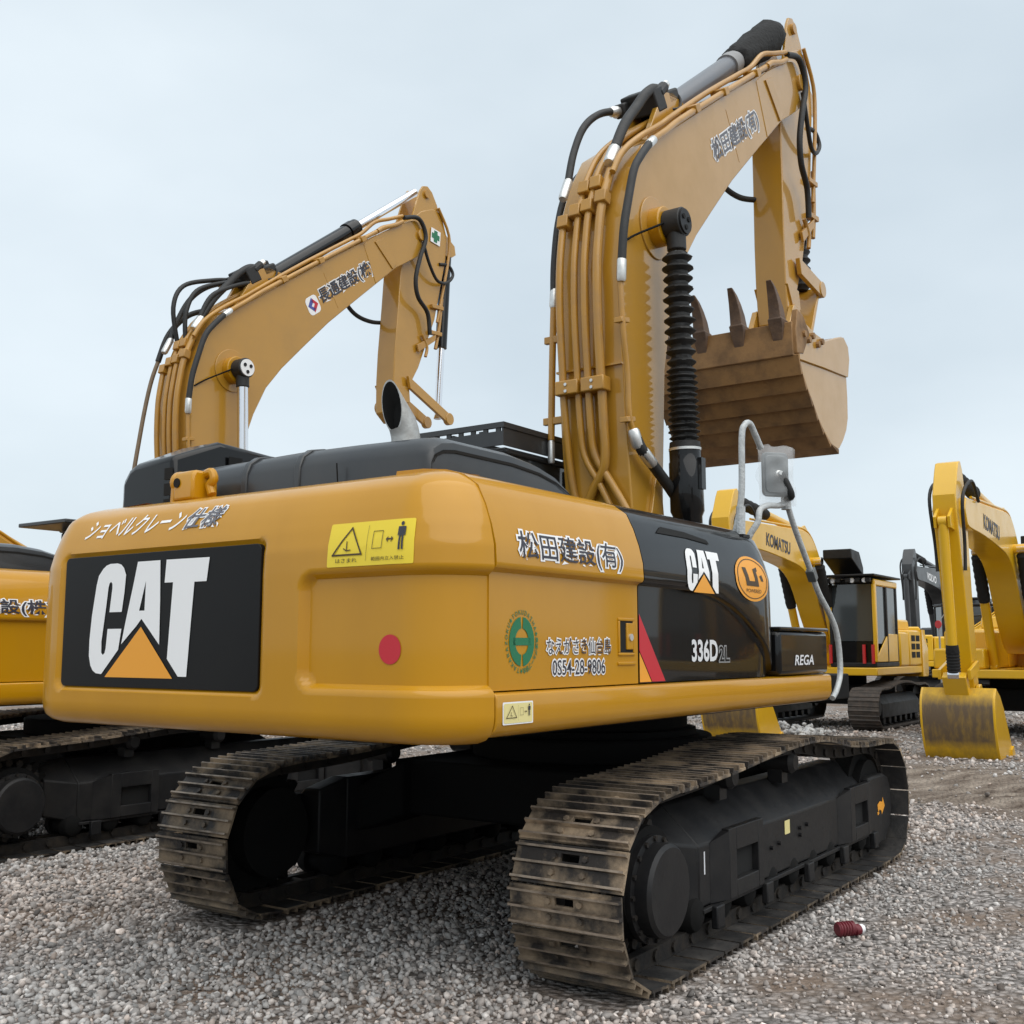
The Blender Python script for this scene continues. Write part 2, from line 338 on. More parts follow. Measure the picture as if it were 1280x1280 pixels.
ICO = None
def ico():
    global ICO
    if ICO is None:
        bm = bmesh.new(); bmesh.ops.create_icosphere(bm, subdivisions=1, radius=1); bm.verts.ensure_lookup_table()
        ICO = (np.array([v.co[:] for v in bm.verts]), np.array([[v.index for v in f.verts] for f in bm.faces])); bm.free()
    return ICO
def stone_mat(name, c0, c1):
    m = bpy.data.materials.new(name); m.use_nodes = True; t = m.node_tree; b = t.nodes['Principled BSDF']; l = t.links.new
    b.inputs['Roughness'].default_value = .9; b.inputs['Specular IOR Level'].default_value = .25
    a = t.nodes.new('ShaderNodeAttribute'); a.attribute_name = 'tint'; c = t.nodes.new('ShaderNodeTexCoord')
    n = t.nodes.new('ShaderNodeTexNoise'); n.inputs['Scale'].default_value = 45; n.inputs['Detail'].default_value = 4; l(c.outputs['Object'], n.inputs['Vector'])
    mr = t.nodes.new('ShaderNodeMapRange'); mr.inputs[1].default_value = .3; mr.inputs[2].default_value = .7; mr.inputs[3].default_value = .72; mr.inputs[4].default_value = 1.15; l(n.outputs['Fac'], mr.inputs[0])
    x = t.nodes.new('ShaderNodeVectorMath'); x.operation = 'SCALE'; l(a.outputs['Color'], x.inputs[0]); l(mr.outputs[0], x.inputs['Scale']); l(x.outputs[0], b.inputs['Base Color'])
    return m
def stones(name, xs, ys, zs, size, tint, label, flat=.62):
    V0, F0 = ico(); n = len(xs); k = len(V0)
    sc = np.stack([size * rng.uniform(.75, 1.3, n), size * rng.uniform(.6, 1.0, n), size * rng.uniform(.4, .85, n) * flat / .62], -1)
    V = V0[None] * rng.uniform(.62, 1.22, (n, k, 1)) * sc[:, None]
    ax = rng.normal(size=(n, 3)); ax[:, 2] *= 2.2; ax /= np.linalg.norm(ax, axis=1, keepdims=True)
    q = rng.uniform(0, 2 * pi, n); c, s = np.cos(q)[:, None, None], np.sin(q)[:, None, None]; A = ax[:, None]
    V = V * c + np.cross(np.broadcast_to(A, V.shape), V) * s + A * (V * A).sum(-1, keepdims=True) * (1 - c)
    V += np.stack([xs, ys, zs], -1)[:, None]
    F = (F0[None] + (np.arange(n) * k)[:, None, None]).reshape(-1, 3)
    me = bpy.data.meshes.new(name); me.vertices.add(n * k); me.vertices.foreach_set('co', V.reshape(-1))
    me.loops.add(F.size); me.loops.foreach_set('vertex_index', F.reshape(-1).astype(np.int32))
    me.polygons.add(len(F)); me.polygons.foreach_set('loop_start', np.arange(0, F.size, 3, dtype=np.int32))
    me.update(calc_edges=True); me.validate()
    at = me.attributes.new('tint', 'FLOAT_COLOR', 'POINT')
    at.data.foreach_set('color', np.repeat(np.concatenate([tint, np.ones((n, 1))], 1), k, 0).reshape(-1).astype(np.float32))
    return tag(link(name, me, M['stone']), label, kind='stuff')
M['stone'] = stone_mat('crushed_stone', None, None)
CAMP = np.array([-6.912, -4.042]); FW = np.array([cos(R(34.41)), sin(R(34.41))]); RT = np.array([sin(R(34.41)), -cos(R(34.41))])
def gravel():
    X = []; S = []
    for d0, d1, dens, sz in ((4.2, 6.2, 1300, .0160), (6.2, 8.5, 850, .0178), (8.5, 11.5, 430, .0200), (11.5, 16, 190, .0235), (16, 30, 40, .032)):
        n = int(dens * .56 * (d1 * d1 - d0 * d0)); d = np.sqrt(rng.uniform(d0 * d0, d1 * d1, n)); t = rng.uniform(-.56, .56, n) * d
        X.append(CAMP + d[:, None] * FW + t[:, None] * RT); S.append(np.clip(sz * rng.lognormal(-.03, .33, n), .008, sz * 1.75))
    X = np.concatenate(X); S = np.concatenate(S); x, y = X.T
    # thinner cover on the trodden right side and in the mud strip
    p = .5 + .5 * np.sin(x * 1.7 + 2 * np.sin(y * 1.1)) * np.sin(y * 1.9 + 1.3 * np.sin(x * .8))
    right = np.clip((-y - 1.4) / .8, 0, 1) * np.clip((x + 4.2) / 1.5, 0, 1)
    mudm = np.exp(-((x - 7.3) / 2.3) ** 4) * (y < 1.0)
    keep = rng.uniform(size=len(x)) > np.clip(right * (.30 + .65 * p) + mudm * .95, 0, .97)
    for ox, oy in ((0, 0), (.28, 5.92)):
        for yc in (-1.295, 1.295): keep &= ~((np.abs(y - oy - yc) < .305) & (x - ox > -2.42) & (x - ox < 2.2))
    x, y, S, right = x[keep], y[keep], S[keep], right[keep]
    S = S * (1 - .22 * right)
    v = np.clip(rng.normal(.385, .12, len(x)), .12, .75) * (1 + .25 * (rng.uniform(size=len(x)) > .95))
    wrm = np.abs(rng.normal(0, 1, len(x))) * .05 + .055 + .035 * np.sin(x * .7 + y * 1.3)
    tint = np.stack([v * (1 + wrm), v * (1 - .12 * wrm), v * (.985 - .75 * wrm)], -1)
    stones('gravel', x, y, gh(x, y) - .012 + S * rng.uniform(.05, .55, len(x)), S, tint, 'crushed grey and brown stones covering the yard')
gravel()

# ------------------------------------------------------------------ tracks
BELT = [(-1.9, .0), (-1.0, 0), (0, 0), (1.0, 0), (1.75, .0), (2.03, .03), (2.2, .14), (2.29, .34), (2.29, .55), (2.2, .74), (2.02, .88), (1.78, .925), (1.3, .935), (.84, .968), (.5, 1.02),
        (.15, 1.045), (-.3, 1.035), (-.73, 1.005), (-1.22, .965), (-1.65, .945), (-2.03, .925), (-2.27, .85), (-2.43, .69), (-2.50, .47), (-2.465, .26), (-2.36, .09), (-2.17, .01)]
def resample(P, n):
    P = np.array(P); d = np.linalg.norm(np.roll(P, -1, 0) - P, axis=1); c = np.concatenate([[0], d.cumsum()]); Q = np.vstack([P, P[:1]])
    s = np.linspace(0, c[-1], n, endpoint=False); return np.stack([np.interp(s, c, Q[:, k]) for k in (0, 1)], -1), c[-1]
def shoe_mesh(pitch, wide):
    h = pitch / 2 - .011; mb = MB()
    # cross-section along the belt (t) and outward (n); grouser tips at n = 0
    g = lambda c, t: [(c - .008, -.026), (c - .005, t), (c + .006, t), (c + .009, -.026)]
    sec = [(-h, -.040), (-h, -.026)] + g(-.074, -.002) + g(0, 0) + g(.074, -.002) + [(h, -.026), (h, -.040)]
    w = wide / 2
    segs = [(-w, -.05), (.05, w)]
    for a, b in segs: mb.prism(sec, lambda t, n, k: (t, (a, b)[k], n))
    lo = [(-h, -.040), (-h, -.026)] + g(-.074, -.002) + [(-.054, -.026), (-.054, -.040)]
    hi = [(-.018, -.040), (-.018, -.026)] + g(0, 0) + g(.074, -.002) + [(h, -.026), (h, -.040)]
    for q in (lo, hi): mb.prism(q, lambda t, n, k: (t, (-.05, .05)[k], n))
    for y in (-.085, .085):
        for t in (-.036, .038): mb.lathe((t, y, -.028), (t, y, 0), [(0, .017), (.015, .016)], 6)
    me = mb.mesh('track_shoe', 30); me.materials.append(M['shoe']); me.materials.append(M['worn']); me.materials.append(M['inner'])
    for p in me.polygons:
        if p.center.z > -.012 and p.normal.z > .55: p.material_index = 1
        elif p.normal.z < -.6: p.material_index = 2
    return me
def track_local(yc, root, side, shoes=51, wide=.6, det=True, mir=1):
    """side = -1 right, +1 left: frame cover plates face outward"""
    P, Ln = resample(crom(BELT, 8, True), shoes * 4); pitch = Ln / shoes
    nrm = []
    for i in range(len(P)):
        t = P[(i + 1) % len(P)] - P[i - 1]; t /= np.linalg.norm(t); nrm.append((t, np.array([t[1], -t[0]])))
    ch = MB()
    for yy in (-.085, .085):
        ch.rings([[(P[i][0] - nrm[i][1][0] * q, yc + yy + s * .026, P[i][1] - nrm[i][1][1] * q) for q, s in ((.041, -1), (.041, 1), (.125, 1), (.125, -1))] for i in list(range(len(P))) + [0]], True, False, False)
    for i in range(2, len(P), 4):
        q = P[i] - nrm[i][1] * .088; ch.cyl((q[0], yc - .125, q[1]), (q[0], yc + .125, q[1]), .03, 8)
    chain = part('track_chain', ch, 'chain', root)
    me = shoe_mesh(pitch, wide)
    for k in range(shoes):
        i = k * 4; t, n = nrm[i]; o = link('track_shoe', me, M['shoe'], chain)
        o.matrix_local = Matrix(((t[0], 0, n[0], P[i][0] + n[0] * rng.uniform(-.002, .002)), (0, 1, 0, yc + rng.uniform(-.004, .004)), (t[1], 0, n[1], P[i][1]), (0, 0, 0, 1)))
    s = side; yo = yc + s * .155   # outer frame face
    # sprocket with motor cover
    sp = MB(); C = (-1.96, .475)
    teeth = []
    for k in range(22):
        for a, r in ((0, .345), (.3, .345), (.45, .40), (.75, .40)): an = 2 * pi * (k + a) / 22; teeth.append((C[0] + r * cos(an), C[1] + r * sin(an)))
    sp.xz(teeth, yc - .035, yc + .035); sp.cyl((C[0], yc - .17, C[1]), (C[0], yc + .19 * s * 0 + .17, C[1]), .27, 28)
    spo = part('sprocket', sp, 'dark', root, ang=30)
    mo = MB(); y0 = yc + s * .17
    mo.lathe((C[0], y0, C[1] - .03), (C[0], y0 + s, C[1] - .03), [(0, .255), (.03, .255), (.035, .225), (.10, .222), (.118, .205), (.122, .0)], 36)
    part('motor_cover', mo, 'frame', spo, ang=40)
    bo = MB()
    for k in range(20): a = 2 * pi * k / 20; bo.cyl((C[0] + .3 * cos(a), yc + s * .03, C[1] + .3 * sin(a)), (C[0] + .3 * cos(a), yc + s * .085, C[1] + .3 * sin(a)), .032, 6)
    for k in range(16): a = 2 * pi * k / 16; bo.cyl((C[0] + .24 * cos(a), y0 + s * .028, C[1] - .03 + .24 * sin(a)), (C[0] + .24 * cos(a), y0 + s * .045, C[1] - .03 + .24 * sin(a)), .014, 6)
    part('bolt_ring', bo, 'chain', spo)['kind'] = 'stuff'
    # idler
    idl = MB(); I = (1.83, .47); idl.cyl((I[0], yc - .06, I[1]), (I[0], yc + .06, I[1]), .36, 32); idl.cyl((I[0], yc - .12, I[1]), (I[0], yc + .12, I[1]), .28, 28)
    part('idler_wheel', idl, 'dark', root)
    # rollers
    for k in range(9):
        x = -1.38 + k * .36; r = MB(); r.lathe((x, yc - .17, .205), (x, yc + .17, .205), [(0, .05), (.02, .085), (.06, .10), (.10, .10), (.105, .075), (.235, .075), (.24, .10), (.28, .10), (.32, .085), (.34, .05)], 18); part('bottom_roller', r, 'dark', root)
        if k % 2 == 0:
            r = MB(); r.obox((x + .18, yc + s * .19, .17), (.05, 0, 0), (0, .02, 0), (0, 0, .06)); part('roller_guard', r, 'frame', root, .008)
    for x in (-.78, .22):
        r = MB(); r.lathe((x, yc - .13, .865), (x, yc + .13, .865), [(0, .05), (.03, .075), (.09, .07), (.17, .07), (.23, .075), (.26, .05)], 18); r.obox((x, yc, .79), (.05, 0, 0), (0, .05, 0), (0, 0, .06)); part('carrier_roller', r, 'frame', root)
    # frame
    def Y(d): return yc + s * d
    fr = MB(); prof = [(Y(-.20), .23), (Y(.155), .23), (Y(.155), .555), (Y(-.06), .755), (Y(-.20), .755)]
    fr.yz(prof, -1.36, 1.60)
    fr.rings([[(-1.36, a, b) for a, b in prof], [(-1.62, Y(-.2), .30), (-1.62, Y(.05), .30), (-1.62, Y(.05), .60), (-1.62, Y(-.06), .70), (-1.62, Y(-.2), .70)]])
    fr.rings([[(1.60, a, b) for a, b in prof], [(2.0, Y(-.14), .34), (2.0, Y(.06), .34), (2.0, Y(.06), .6), (2.0, Y(-.06), .62), (2.0, Y(-.14), .62)]])
    # wedge in front of the sprocket
    frame = part('track_frame', fr, 'frame', root, .012)
    lip = MB(); lip.box(-1.35, 1.59, min(Y(.15), Y(.178)), max(Y(.15), Y(.178)), .205, .229); part('frame_lip', lip, 'frame', frame, .004)
    for x0, x1 in ((-1.06, -.56), (1.10, 1.585)):
        a, b = sorted((Y(.157), Y(.205))); pl = MB()
        hx0, hx1, hz0, hz1 = x0 + .10, x1 - .08, .325, .485
        pl.box(x0, hx0, a, b, .232, .612); pl.box(hx1, x1, a, b, .232, .612); pl.box(hx0, hx1, a, b, hz1, .612); pl.box(hx0, hx1, a, b, .232, hz0)
        p = part('access_plate', pl, 'frame', frame, .005)
        hb = MB(); q = sorted((Y(.1575), Y(.162))); hb.box(hx0, hx1, q[0], q[1], hz0, hz1); part('access_opening', hb, 'soot', frame)  # no real hole: a black plate paints the shade inside the opening
        gs = MB(); gs.prism([(0, .555), (0, .235), (1, .235), (1, .6)], lambda a_, b_, w: (x0 - .16 * (1 - a_) * 1. - .001, Y(.156 + .047 * a_ * (1 if w else .0)), b_)); part('gusset', gs, 'frame', frame)
    bl = MB()
    for x, z in ((-.33, .40), (-.2, .41), (.17, .455), (.30, .46), (.17, .41)): bl.cyl((x, Y(.15), z), (x, Y(.175), z), .014, 6)
    part('frame_bolts', bl, 'frame', frame)['kind'] = 'stuff'
    # front idler guard, rounded nose
    g = MB(); pts = [(1.63, .10), (1.98, .12), (2.14, .22), (2.2, .36), (2.19, .5), (2.12, .60), (2.0, .635), (1.63, .635)]
    a, b = sorted((Y(.02), Y(.185))); g.xz(pts, a, b); gd = part('idler_guard', g, 'frame', frame, .02)
    if det:
        f = lambda u, v, l: (u, Y(.186 + l), v)
        decal('arrow_mark', [[(1.80, .415), (1.815, .355), (1.85, .375), (1.90, .36), (1.905, .33), (1.99, .39), (1.94, .46), (1.925, .425), (1.86, .435)], [(1.79, .36), (1.80, .335), (1.84, .345), (1.83, .365)]], 'orange', gd, f, .002)
        decal('label_plate', [rrect(-.09, .0, .445, .53, .006)], 'pale', frame, lambda u, v, l: (u, Y(.155 + l), v), .003)
        decal('white_print', [[(-1.30, .40), (-1.285, .40), (-1.285, .52), (-1.30, .52)]], 'whitemetal', frame, lambda u, v, l: (u, Y(.155 + l), v), .003)
    return frame

# ------------------------------------------------------------------ house panels of the big ochre machines
ZI = np.array([1.94, 2.035, 2.125, 2.213, 2.294, 2.345, 2.375, 2.39, 2.395]); II = np.array([0, .004, .026, .057, .097, .17, .27, .40, .60])
def inset(z): return float(np.interp(z, ZI, II))
CR, XR, HW = .33, -3.50, 1.5
def plan(s, d=0.):
    """s: arc length on the outer line from the rear centre, positive towards the right side; returns point, normal"""
    sg = -1 if s > 0 else 1; q = abs(s); fl = HW - CR; arc = CR * pi / 2; r = CR
    bow = .0
    if q <= fl: p = (XR + d, -s if True else 0); n = (-1, 0)
    elif q <= fl + arc:
        a = (q - fl) / r; n = (-cos(a), sg * sin(a)); rr = r - d; p = (XR + CR - rr * cos(a), sg * (fl + rr * sin(a)))
    else: n = (0, sg); p = (XR + CR + (q - fl - arc), sg * (HW - d))
    return p, n
S_END_R = HW - CR + CR * pi / 2 + (-3.24 - (XR + CR)) if False else None
def s_of_x(x): return HW - CR + CR * pi / 2 + (x - (XR + CR))
def cw_depth(s, z):
    def rr(cs, cz, hs, hz, r, D, w):
        qx, qz = abs(s - cs) - hs + r, abs(z - cz) - hz + r
        sd_ = math.hypot(max(qx, 0), max(qz, 0)) + min(max(qx, qz), 0) - r
        return D * sm(-sd_, 0, w)
    return max(rr(.64 + 1.5, 1.685, 1.5, .25, .07, .042, .026), rr(-.3725, 1.75, .785, .352, .05, .026, .02), rr(-3.1, 1.685, 1.5, .25, .07, .042, .026))
def cwP(s, z, lift=0.):
    d = inset(z); (x, y), n = plan(s, d + cw_depth(s, z)); dz = inset(z + .01) - inset(z - .01); nz_ = dz / .02; k = 1 / sqrt(1 + nz_ * nz_)
    return Vector((x + n[0] * lift * k, y + n[1] * lift * k, z + lift * nz_ * k))
def counterweight(root):
    sR, sL = s_of_x(-3.232), -s_of_x(-3.0)
    ss = np.linspace(sL, sR, 230)
    lev = [(1.218, .17), (1.224, .10), (1.24, .05), (1.265, .02), (1.30, .005)] + [(z, None) for z in np.arange(1.33, 2.13, .0165)] + [(z, None) for z in (2.15, 2.18, 2.213, 2.25, 2.28, 2.3, 2.32, 2.335, 2.35, 2.362, 2.373, 2.381, 2.388, 2.393)] + [(2.396, .6)]
    rr = []
    for z, d in lev:
        ring = []
        for s in ss:
            dd = (inset(z) + cw_depth(s, z)) if d is None else d
            (x, y), n = plan(s, dd); ring.append((x, y, z))
        rr.append(ring)
    mb = MB(); mb.rings(rr, True, True, True)
    return part('counterweight', mb, 'cat', root, up=True, ang=50)
LOGO = {'C': [(-.626, 1.792), (-.610, 1.892), (-.603, 1.977), (-.622, 2.012), (-.645, 2.030), (-.676, 2.037), (-.735, 2.037), (-.767, 2.030), (-.795, 2.013), (-.829, 1.980), (-.845, 1.93), (-.873, 1.777), (-.885, 1.654), (-.884, 1.573), (-.868, 1.525), (-.848, 1.500), (-.820, 1.486), (-.774, 1.482), (-.642, 1.604), (-.622, 1.708), (-.736, 1.708), (-.745, 1.613), (-.752, 1.588), (-.766, 1.578), (-.780, 1.588), (-.783, 1.644), (-.757, 1.815), (-.744, 1.916), (-.737, 1.937), (-.724, 1.946), (-.712, 1.935), (-.711, 1.912), (-.727, 1.792)],
        'A1': [(-.511, 2.038), (-.441, 1.941), (-.486, 1.795), (-.500, 1.723), (-.619, 1.631), (-.594, 1.732), (-.536, 1.94)], 'A2': [(-.511, 2.038), (-.335, 2.038), (-.325, 1.835), (-.32, 1.628), (-.428, 1.723), (-.444, 1.795), (-.441, 1.941)], 'A3': [(-.486, 1.795), (-.444, 1.795), (-.428, 1.723), (-.465, 1.755), (-.500, 1.723)],
        'T': [(-.287, 2.038), (.03, 2.036), (.013, 1.924), (-.074, 1.924), (-.086, 1.782), (-.11, 1.478), (-.171, 1.478), (-.257, 1.561), (-.246, 1.728), (-.232, 1.927), (-.296, 1.927)],
        'tri': [(-.467, 1.716), (-.213, 1.468), (-.745, 1.468)]}
def logo(parent, fn, lift=.004, **k):
    decal('logo_letters', [LOGO[q] for q in ('C', 'A1', 'A2', 'A3', 'T')], 'white', parent, fn, lift, **k)
    decal('logo_triangle', [LOGO['tri']], 'orange', parent, fn, lift, **k)
def man(cx, cy, h):
    return [circ(cx, cy + h * .43, h * .075, 12), [(cx - .17 * h, cy + .32 * h), (cx + .17 * h, cy + .32 * h), (cx + .17 * h, cy - .02 * h), (cx + .12 * h, cy - .02 * h), (cx + .1 * h, cy + .22 * h), (cx - .1 * h, cy + .22 * h), (cx - .12 * h, cy - .02 * h), (cx - .17 * h, cy - .02 * h)],
            [(cx - .1 * h, cy + .22 * h), (cx + .1 * h, cy + .22 * h), (cx + .1 * h, cy - .02 * h), (cx - .1 * h, cy - .02 * h)], [(cx - .1 * h, cy - .02 * h), (cx - .02 * h, cy - .02 * h), (cx - .03 * h, cy - .48 * h), (cx - .11 * h, cy - .48 * h)], [(cx + .02 * h, cy - .02 * h), (cx + .1 * h, cy - .02 * h), (cx + .11 * h, cy - .48 * h), (cx + .03 * h, cy - .48 * h)]]
def stroke(pts, w, closed=False):
    o = []; n = len(pts)
    for i in range(n if closed else n - 1):
        a, b = np.array(pts[i], float), np.array(pts[(i + 1) % n], float); d = (b - a) / np.linalg.norm(b - a); p = np.array([-d[1], d[0]]) * w / 2; e = d * w / 2 * (1 if closed else 0)
        o.append([tuple(a - e + p), tuple(a - e - p), tuple(b + e - p), tuple(b + e + p)])
    return o
def warning_label(parent, fn, w, h, mtl='lemon', txt=True, **k):
    lab = decal('warning_label', [rrect(0, w, 0, h, .008)], mtl, parent, fn, .003, **k)
    k2 = .0065; g = stroke([(w * .07, h * .27), (w * .42, h * .27), (w * .275, h * .87)], h * .04, True)
    g += stroke([(w * .2, h * .42), (w * .24, h * .36), (w * .29, h * .38)], h * .025) + stroke([(w * .235, h * .56), (w * .24, h * .36)], h * .03)
    g += stroke([(w * .545, h * .38), (w * .545, h * .75), (w * .655, h * .75), (w * .655, h * .38)], h * .014, True)
    g += [[(w * .70, h * .55), (w * .725, h * .61), (w * .725, h * .565), (w * .76, h * .565), (w * .76, h * .61), (w * .785, h * .55), (w * .76, h * .49), (w * .76, h * .535), (w * .725, h * .535), (w * .725, h * .49)]]
    g += [[(w * .475, h * .1), (w * .478, h * .1), (w * .478, h * .9), (w * .475, h * .9)]]
    decal('warning_symbols', g, 'brown', lab, fn, k2, **k); decal('pictogram', man(w * .87, h * .62, h * .62), 'kanji', lab, fn, k2, **k)
    if txt:
        text('lettering', 'はさまれ', 'brown', lab, lambda u, v, l: fn(u + w * .11, v + h * .09, l), w * .26, h * .10, .0065)
        text('lettering', '範囲内立入禁止', 'brown', lab, lambda u, v, l: fn(u + w * .54, v + h * .10, l), w * .37, h * .09, .0065)
    return lab
UPZ = [2.0, 2.035, 2.08, 2.125, 2.17, 2.213, 2.255, 2.294, 2.325, 2.345, 2.362, 2.375, 2.39]
def side_sec(zc, top_in=1.0, ex=0., z0=1.437):
    p = [(1.0, z0), (1.46 - ex, z0), (1.46 - ex, zc - .03), (1.461 - ex, zc - .012), (1.472 - ex, zc - .003), (1.492 - ex, zc + .004), (1.499 - ex, zc + .014), (1.5 - ex, zc + .03)]
    p += [(HW - ex - inset(z), z) for z in UPZ]
    return p + [(.95, 2.392), (.9, 2.2), (1.0, 1.7)]
def crease(x):
    if x < -1.45: return 1.938
    t = min(1, (x + 1.45) / 1.28); return 1.938 - .47 * t ** 2.2
def front_in(x): return 0 if x < -.42 else .06 * ((x + .42) / .255) ** 2
def side_door(root, sgn, x0, x1, m, name, shaped=False):
    xs = np.linspace(x0, x1, 28 if shaped else 6); mb = MB()
    mb.rings([[(x, sgn * y, z) for y, z in side_sec(crease(x) if shaped else 1.938, ex=front_in(x) if shaped else 0)] for x in xs])
    return part(name, mb, m, root, up=True, ang=32)
def sideP(lower=False, zc=1.938):
    def fn(x, z, l): return Vector((x, -((1.46 if z < zc - .01 else HW - inset(z)) + l), z)) if False else Vector((x, -(1.46 + l), z)) if z < zc - .01 else Vector((x, -(HW - inset(z) + l), z + (l if z > 2.1 else 0)))
    return fn

def boot(mb, p0, p1, r0, r1, n):
    p0, p1 = Vector(p0), Vector(p1); Ln = (p1 - p0).length; pr = []
    for k in range(n):
        j = 1 + rng.uniform(-.05, .05); a = Ln * k / n; st = Ln / n
        pr += [(a + st * .02, r0), (a + st * .12, r0 * 1.03), (a + st * .46, r1 * j), (a + st * .54, r1 * j), (a + st * .88, r0 * 1.03)]
    pr.append((Ln, r0)); mb.lathe(p0, p1, pr, 22)
BOOM_LOW = [(.60, 1.75), (.65, 2.63), (.67, 3.06), (.72, 3.78), (.80, 4.10), (.93, 4.45), (1.11, 4.80), (1.35, 5.09), (1.68, 5.42), (2.13, 5.86), (2.58, 6.25), (3.41, 6.96)]
BOOM_UP = [(.22, 1.75), (.15, 2.69), (.1, 3.07), (.045, 3.72), (.02, 4.45), (.085, 4.91), (.22, 5.24), (.41, 5.53), (.66, 5.71), (.83, 5.81), (1.55, 6.32), (2.26, 6.82), (3.01, 7.32)]
YC = .015
def hose(name, pts, r, m, parent, k=6, n=10): return part(name, MB().tube(crom(pts, k), r, n), m, parent, ang=60)
def clamp(parent, c, U, V, Wv, m='catboom', bolts=True):
    mb = MB().obox(c, U, V, Wv); return part('pipe_clamp', mb, m, parent, .006)
def rot2(p, c, a): x, z = p[0] - c[0], p[1] - c[1]; return (c[0] + x * cos(a) - z * sin(a), c[1] + x * sin(a) + z * cos(a))

def ochre_excavator(label, loc, main=True):
    root = thing('excavator', label, 'excavator', loc, 0, 'excavators parked in rows on the gravel yard')
    for yc, s in ((-1.295, -1), (1.295, 1)): track_local(yc, root, s, det=main)
    cb = MB(); cb.box(-1.05, 1.05, -.95, .95, .50, .86); cb.cyl((0, 0, .86), (0, 0, 1.02), .85, 40)
    for x in (-.85, .85):
        for s in (-1, 1): cb.rings([[(x - .3, s * .8, .5), (x + .3, s * .8, .5), (x + .3, s * .8, .86), (x - .3, s * .8, .86)], [(x * 1.25 - .2, s * 1.12, .38), (x * 1.25 + .2, s * 1.12, .38), (x * 1.25 + .2, s * 1.12, .68), (x * 1.25 - .2, s * 1.12, .68)]])
    part('undercarriage', cb, 'dark', root, .02)
    if not main:
        for o in root.children: o.location.x -= .62
    part('slew_ring', MB().lathe((0, 0, 1.02), (0, 0, 2), [(0, .74), (.04, .74), (.05, .68), (.12, .68), (.13, .72), (.2, .72)], 48), 'dark', root)
    part('main_frame', MB().box(-3.0, 1.5, -1.38, 1.38, 1.235, 1.42).box(-2.9, -.2, -.9, .9, 1.42, 2.3).box(-.2, 1.3, -.36, .38, 1.42, 1.9), 'dark', root, .01, True)
    for y in (-.33, .33): part('boom_bracket', MB().xz([(-.2, 1.4), (1.1, 1.4), (.95, 1.95), (.55, 2.15), (.1, 2.1)], y - .03, y + .03), 'catboom', root, .008, True)
    # --- counterweight and its markings
    cw = counterweight(root)
    if main:
        pf = lambda u, v, l: cwP(-(0) + u, v, l)
        panel = part('logo_panel', MB().prism(rrect(-1.125, .378, 1.418, 2.082, .03, 5), lambda a, b, w: (-3.45 - .038 * w, -a, b)), 'panel', cw, .003)
        # logo coordinates were taken with y to the left, so u = -y
        logo(panel, lambda u, v, l: Vector((-3.488 - l, -u, v)), .003)
        warning_label(cw, lambda u, v, l: cwP(.805 + u, 1.952 + v + .004 * (1 if v > .09 else 0), l), .47, .183, cu=.05, cv=.06)
        decal('red_sticker', [circ(1.132, 1.607, .061)], 'red', cw, lambda u, v, l: cwP(u, v, l), .003)
        text('lettering', 'ショベルクレーン', 'white', cw, lambda u, v, l: cwP(-1.02 + u, 2.175 + v + .01 * u, l), .79, .105, .003, bold=.012, shear=.5, cu=.06, cv=.02)
        text('lettering', '仕様', 'kanjigrey', cw, lambda u, v, l: cwP(-.215 + u, 2.185 + v, l), .27, .10, .005, bold=.012, outline='white', ow=.055, shear=.4, cu=.06, cv=.02)
    lb = MB(); lb.xz([(-3.17, 2.39), (-3.0, 2.39), (-3.0, 2.49), (-3.02, 2.535), (-3.05, 2.55), (-3.15, 2.55), (-3.17, 2.52)], .52, .68)
    lo_ = part('lifting_bracket', lb, 'cat', cw, .015)
    part('lifting_cheek', MB().xz(circ(-3.11, 2.495, .062, 20), .676, .712).xz([(-3.165, 2.38), (-3.055, 2.38), (-3.06, 2.5), (-3.16, 2.5)], .676, .712), 'cat', cw, .008)
    part('lifting_eye', MB().xz(circ(-3.11, 2.495, .030, 16), .711, .716).cyl((-3.171, .645, 2.485), (-3.176, .645, 2.485), .026, 14), 'soot', cw)
    part('lifting_hook', MB().tube(crom([(-3.08, .53, 2.53), (-3.08, .48, 2.54), (-3.08, .46, 2.50), (-3.08, .49, 2.47), (-3.08, .47, 2.42)], 5), .024, 10), 'cat', cw)
    # --- right side panels
    d = side_door(root, -1, -3.224, -1.964, 'cat', 'side_door')
    k = side_door(root, -1, -1.956, -.165, 'blk', 'tank_cover', True)
    rail = MB(); rp = [(1.0, 1.246), (1.42, 1.246), (1.465, 1.256), (1.49, 1.28), (1.5, 1.315), (1.5, 1.405), (1.494, 1.425), (1.47, 1.431), (1.0, 1.431)]
    rail.yz([(-a, b) for a, b in rp], -3.224, .76); rl = part('side_rail', rail, 'cat', root, .006, True)
    part('side_rail', MB().yz([(a, b) for a, b in rp], -2.99, .76), 'cat', root, .006, True)
    side_door(root, 1, -2.99, -1.5, 'cat', 'side_door'); side_door(root, 1, -1.49, -.5, 'cat', 'side_door')
    bx = part('battery_box', MB().box(-.155, .74, -1.49, -.62, 1.437, 1.725), 'blk', root, .03, True)
    part('box_lid', MB().box(-.15, .745, -1.497, -.61, 1.728, 1.748), 'blk', root, .008, True)
    fn = sideP()
    low = lambda x, z, l: Vector((x, -(1.46 + l), z))
    hi_ = lambda x, z, l: Vector((x, -(HW - inset(z) + l), z + (l * .5 if z > 2.08 else 0)))
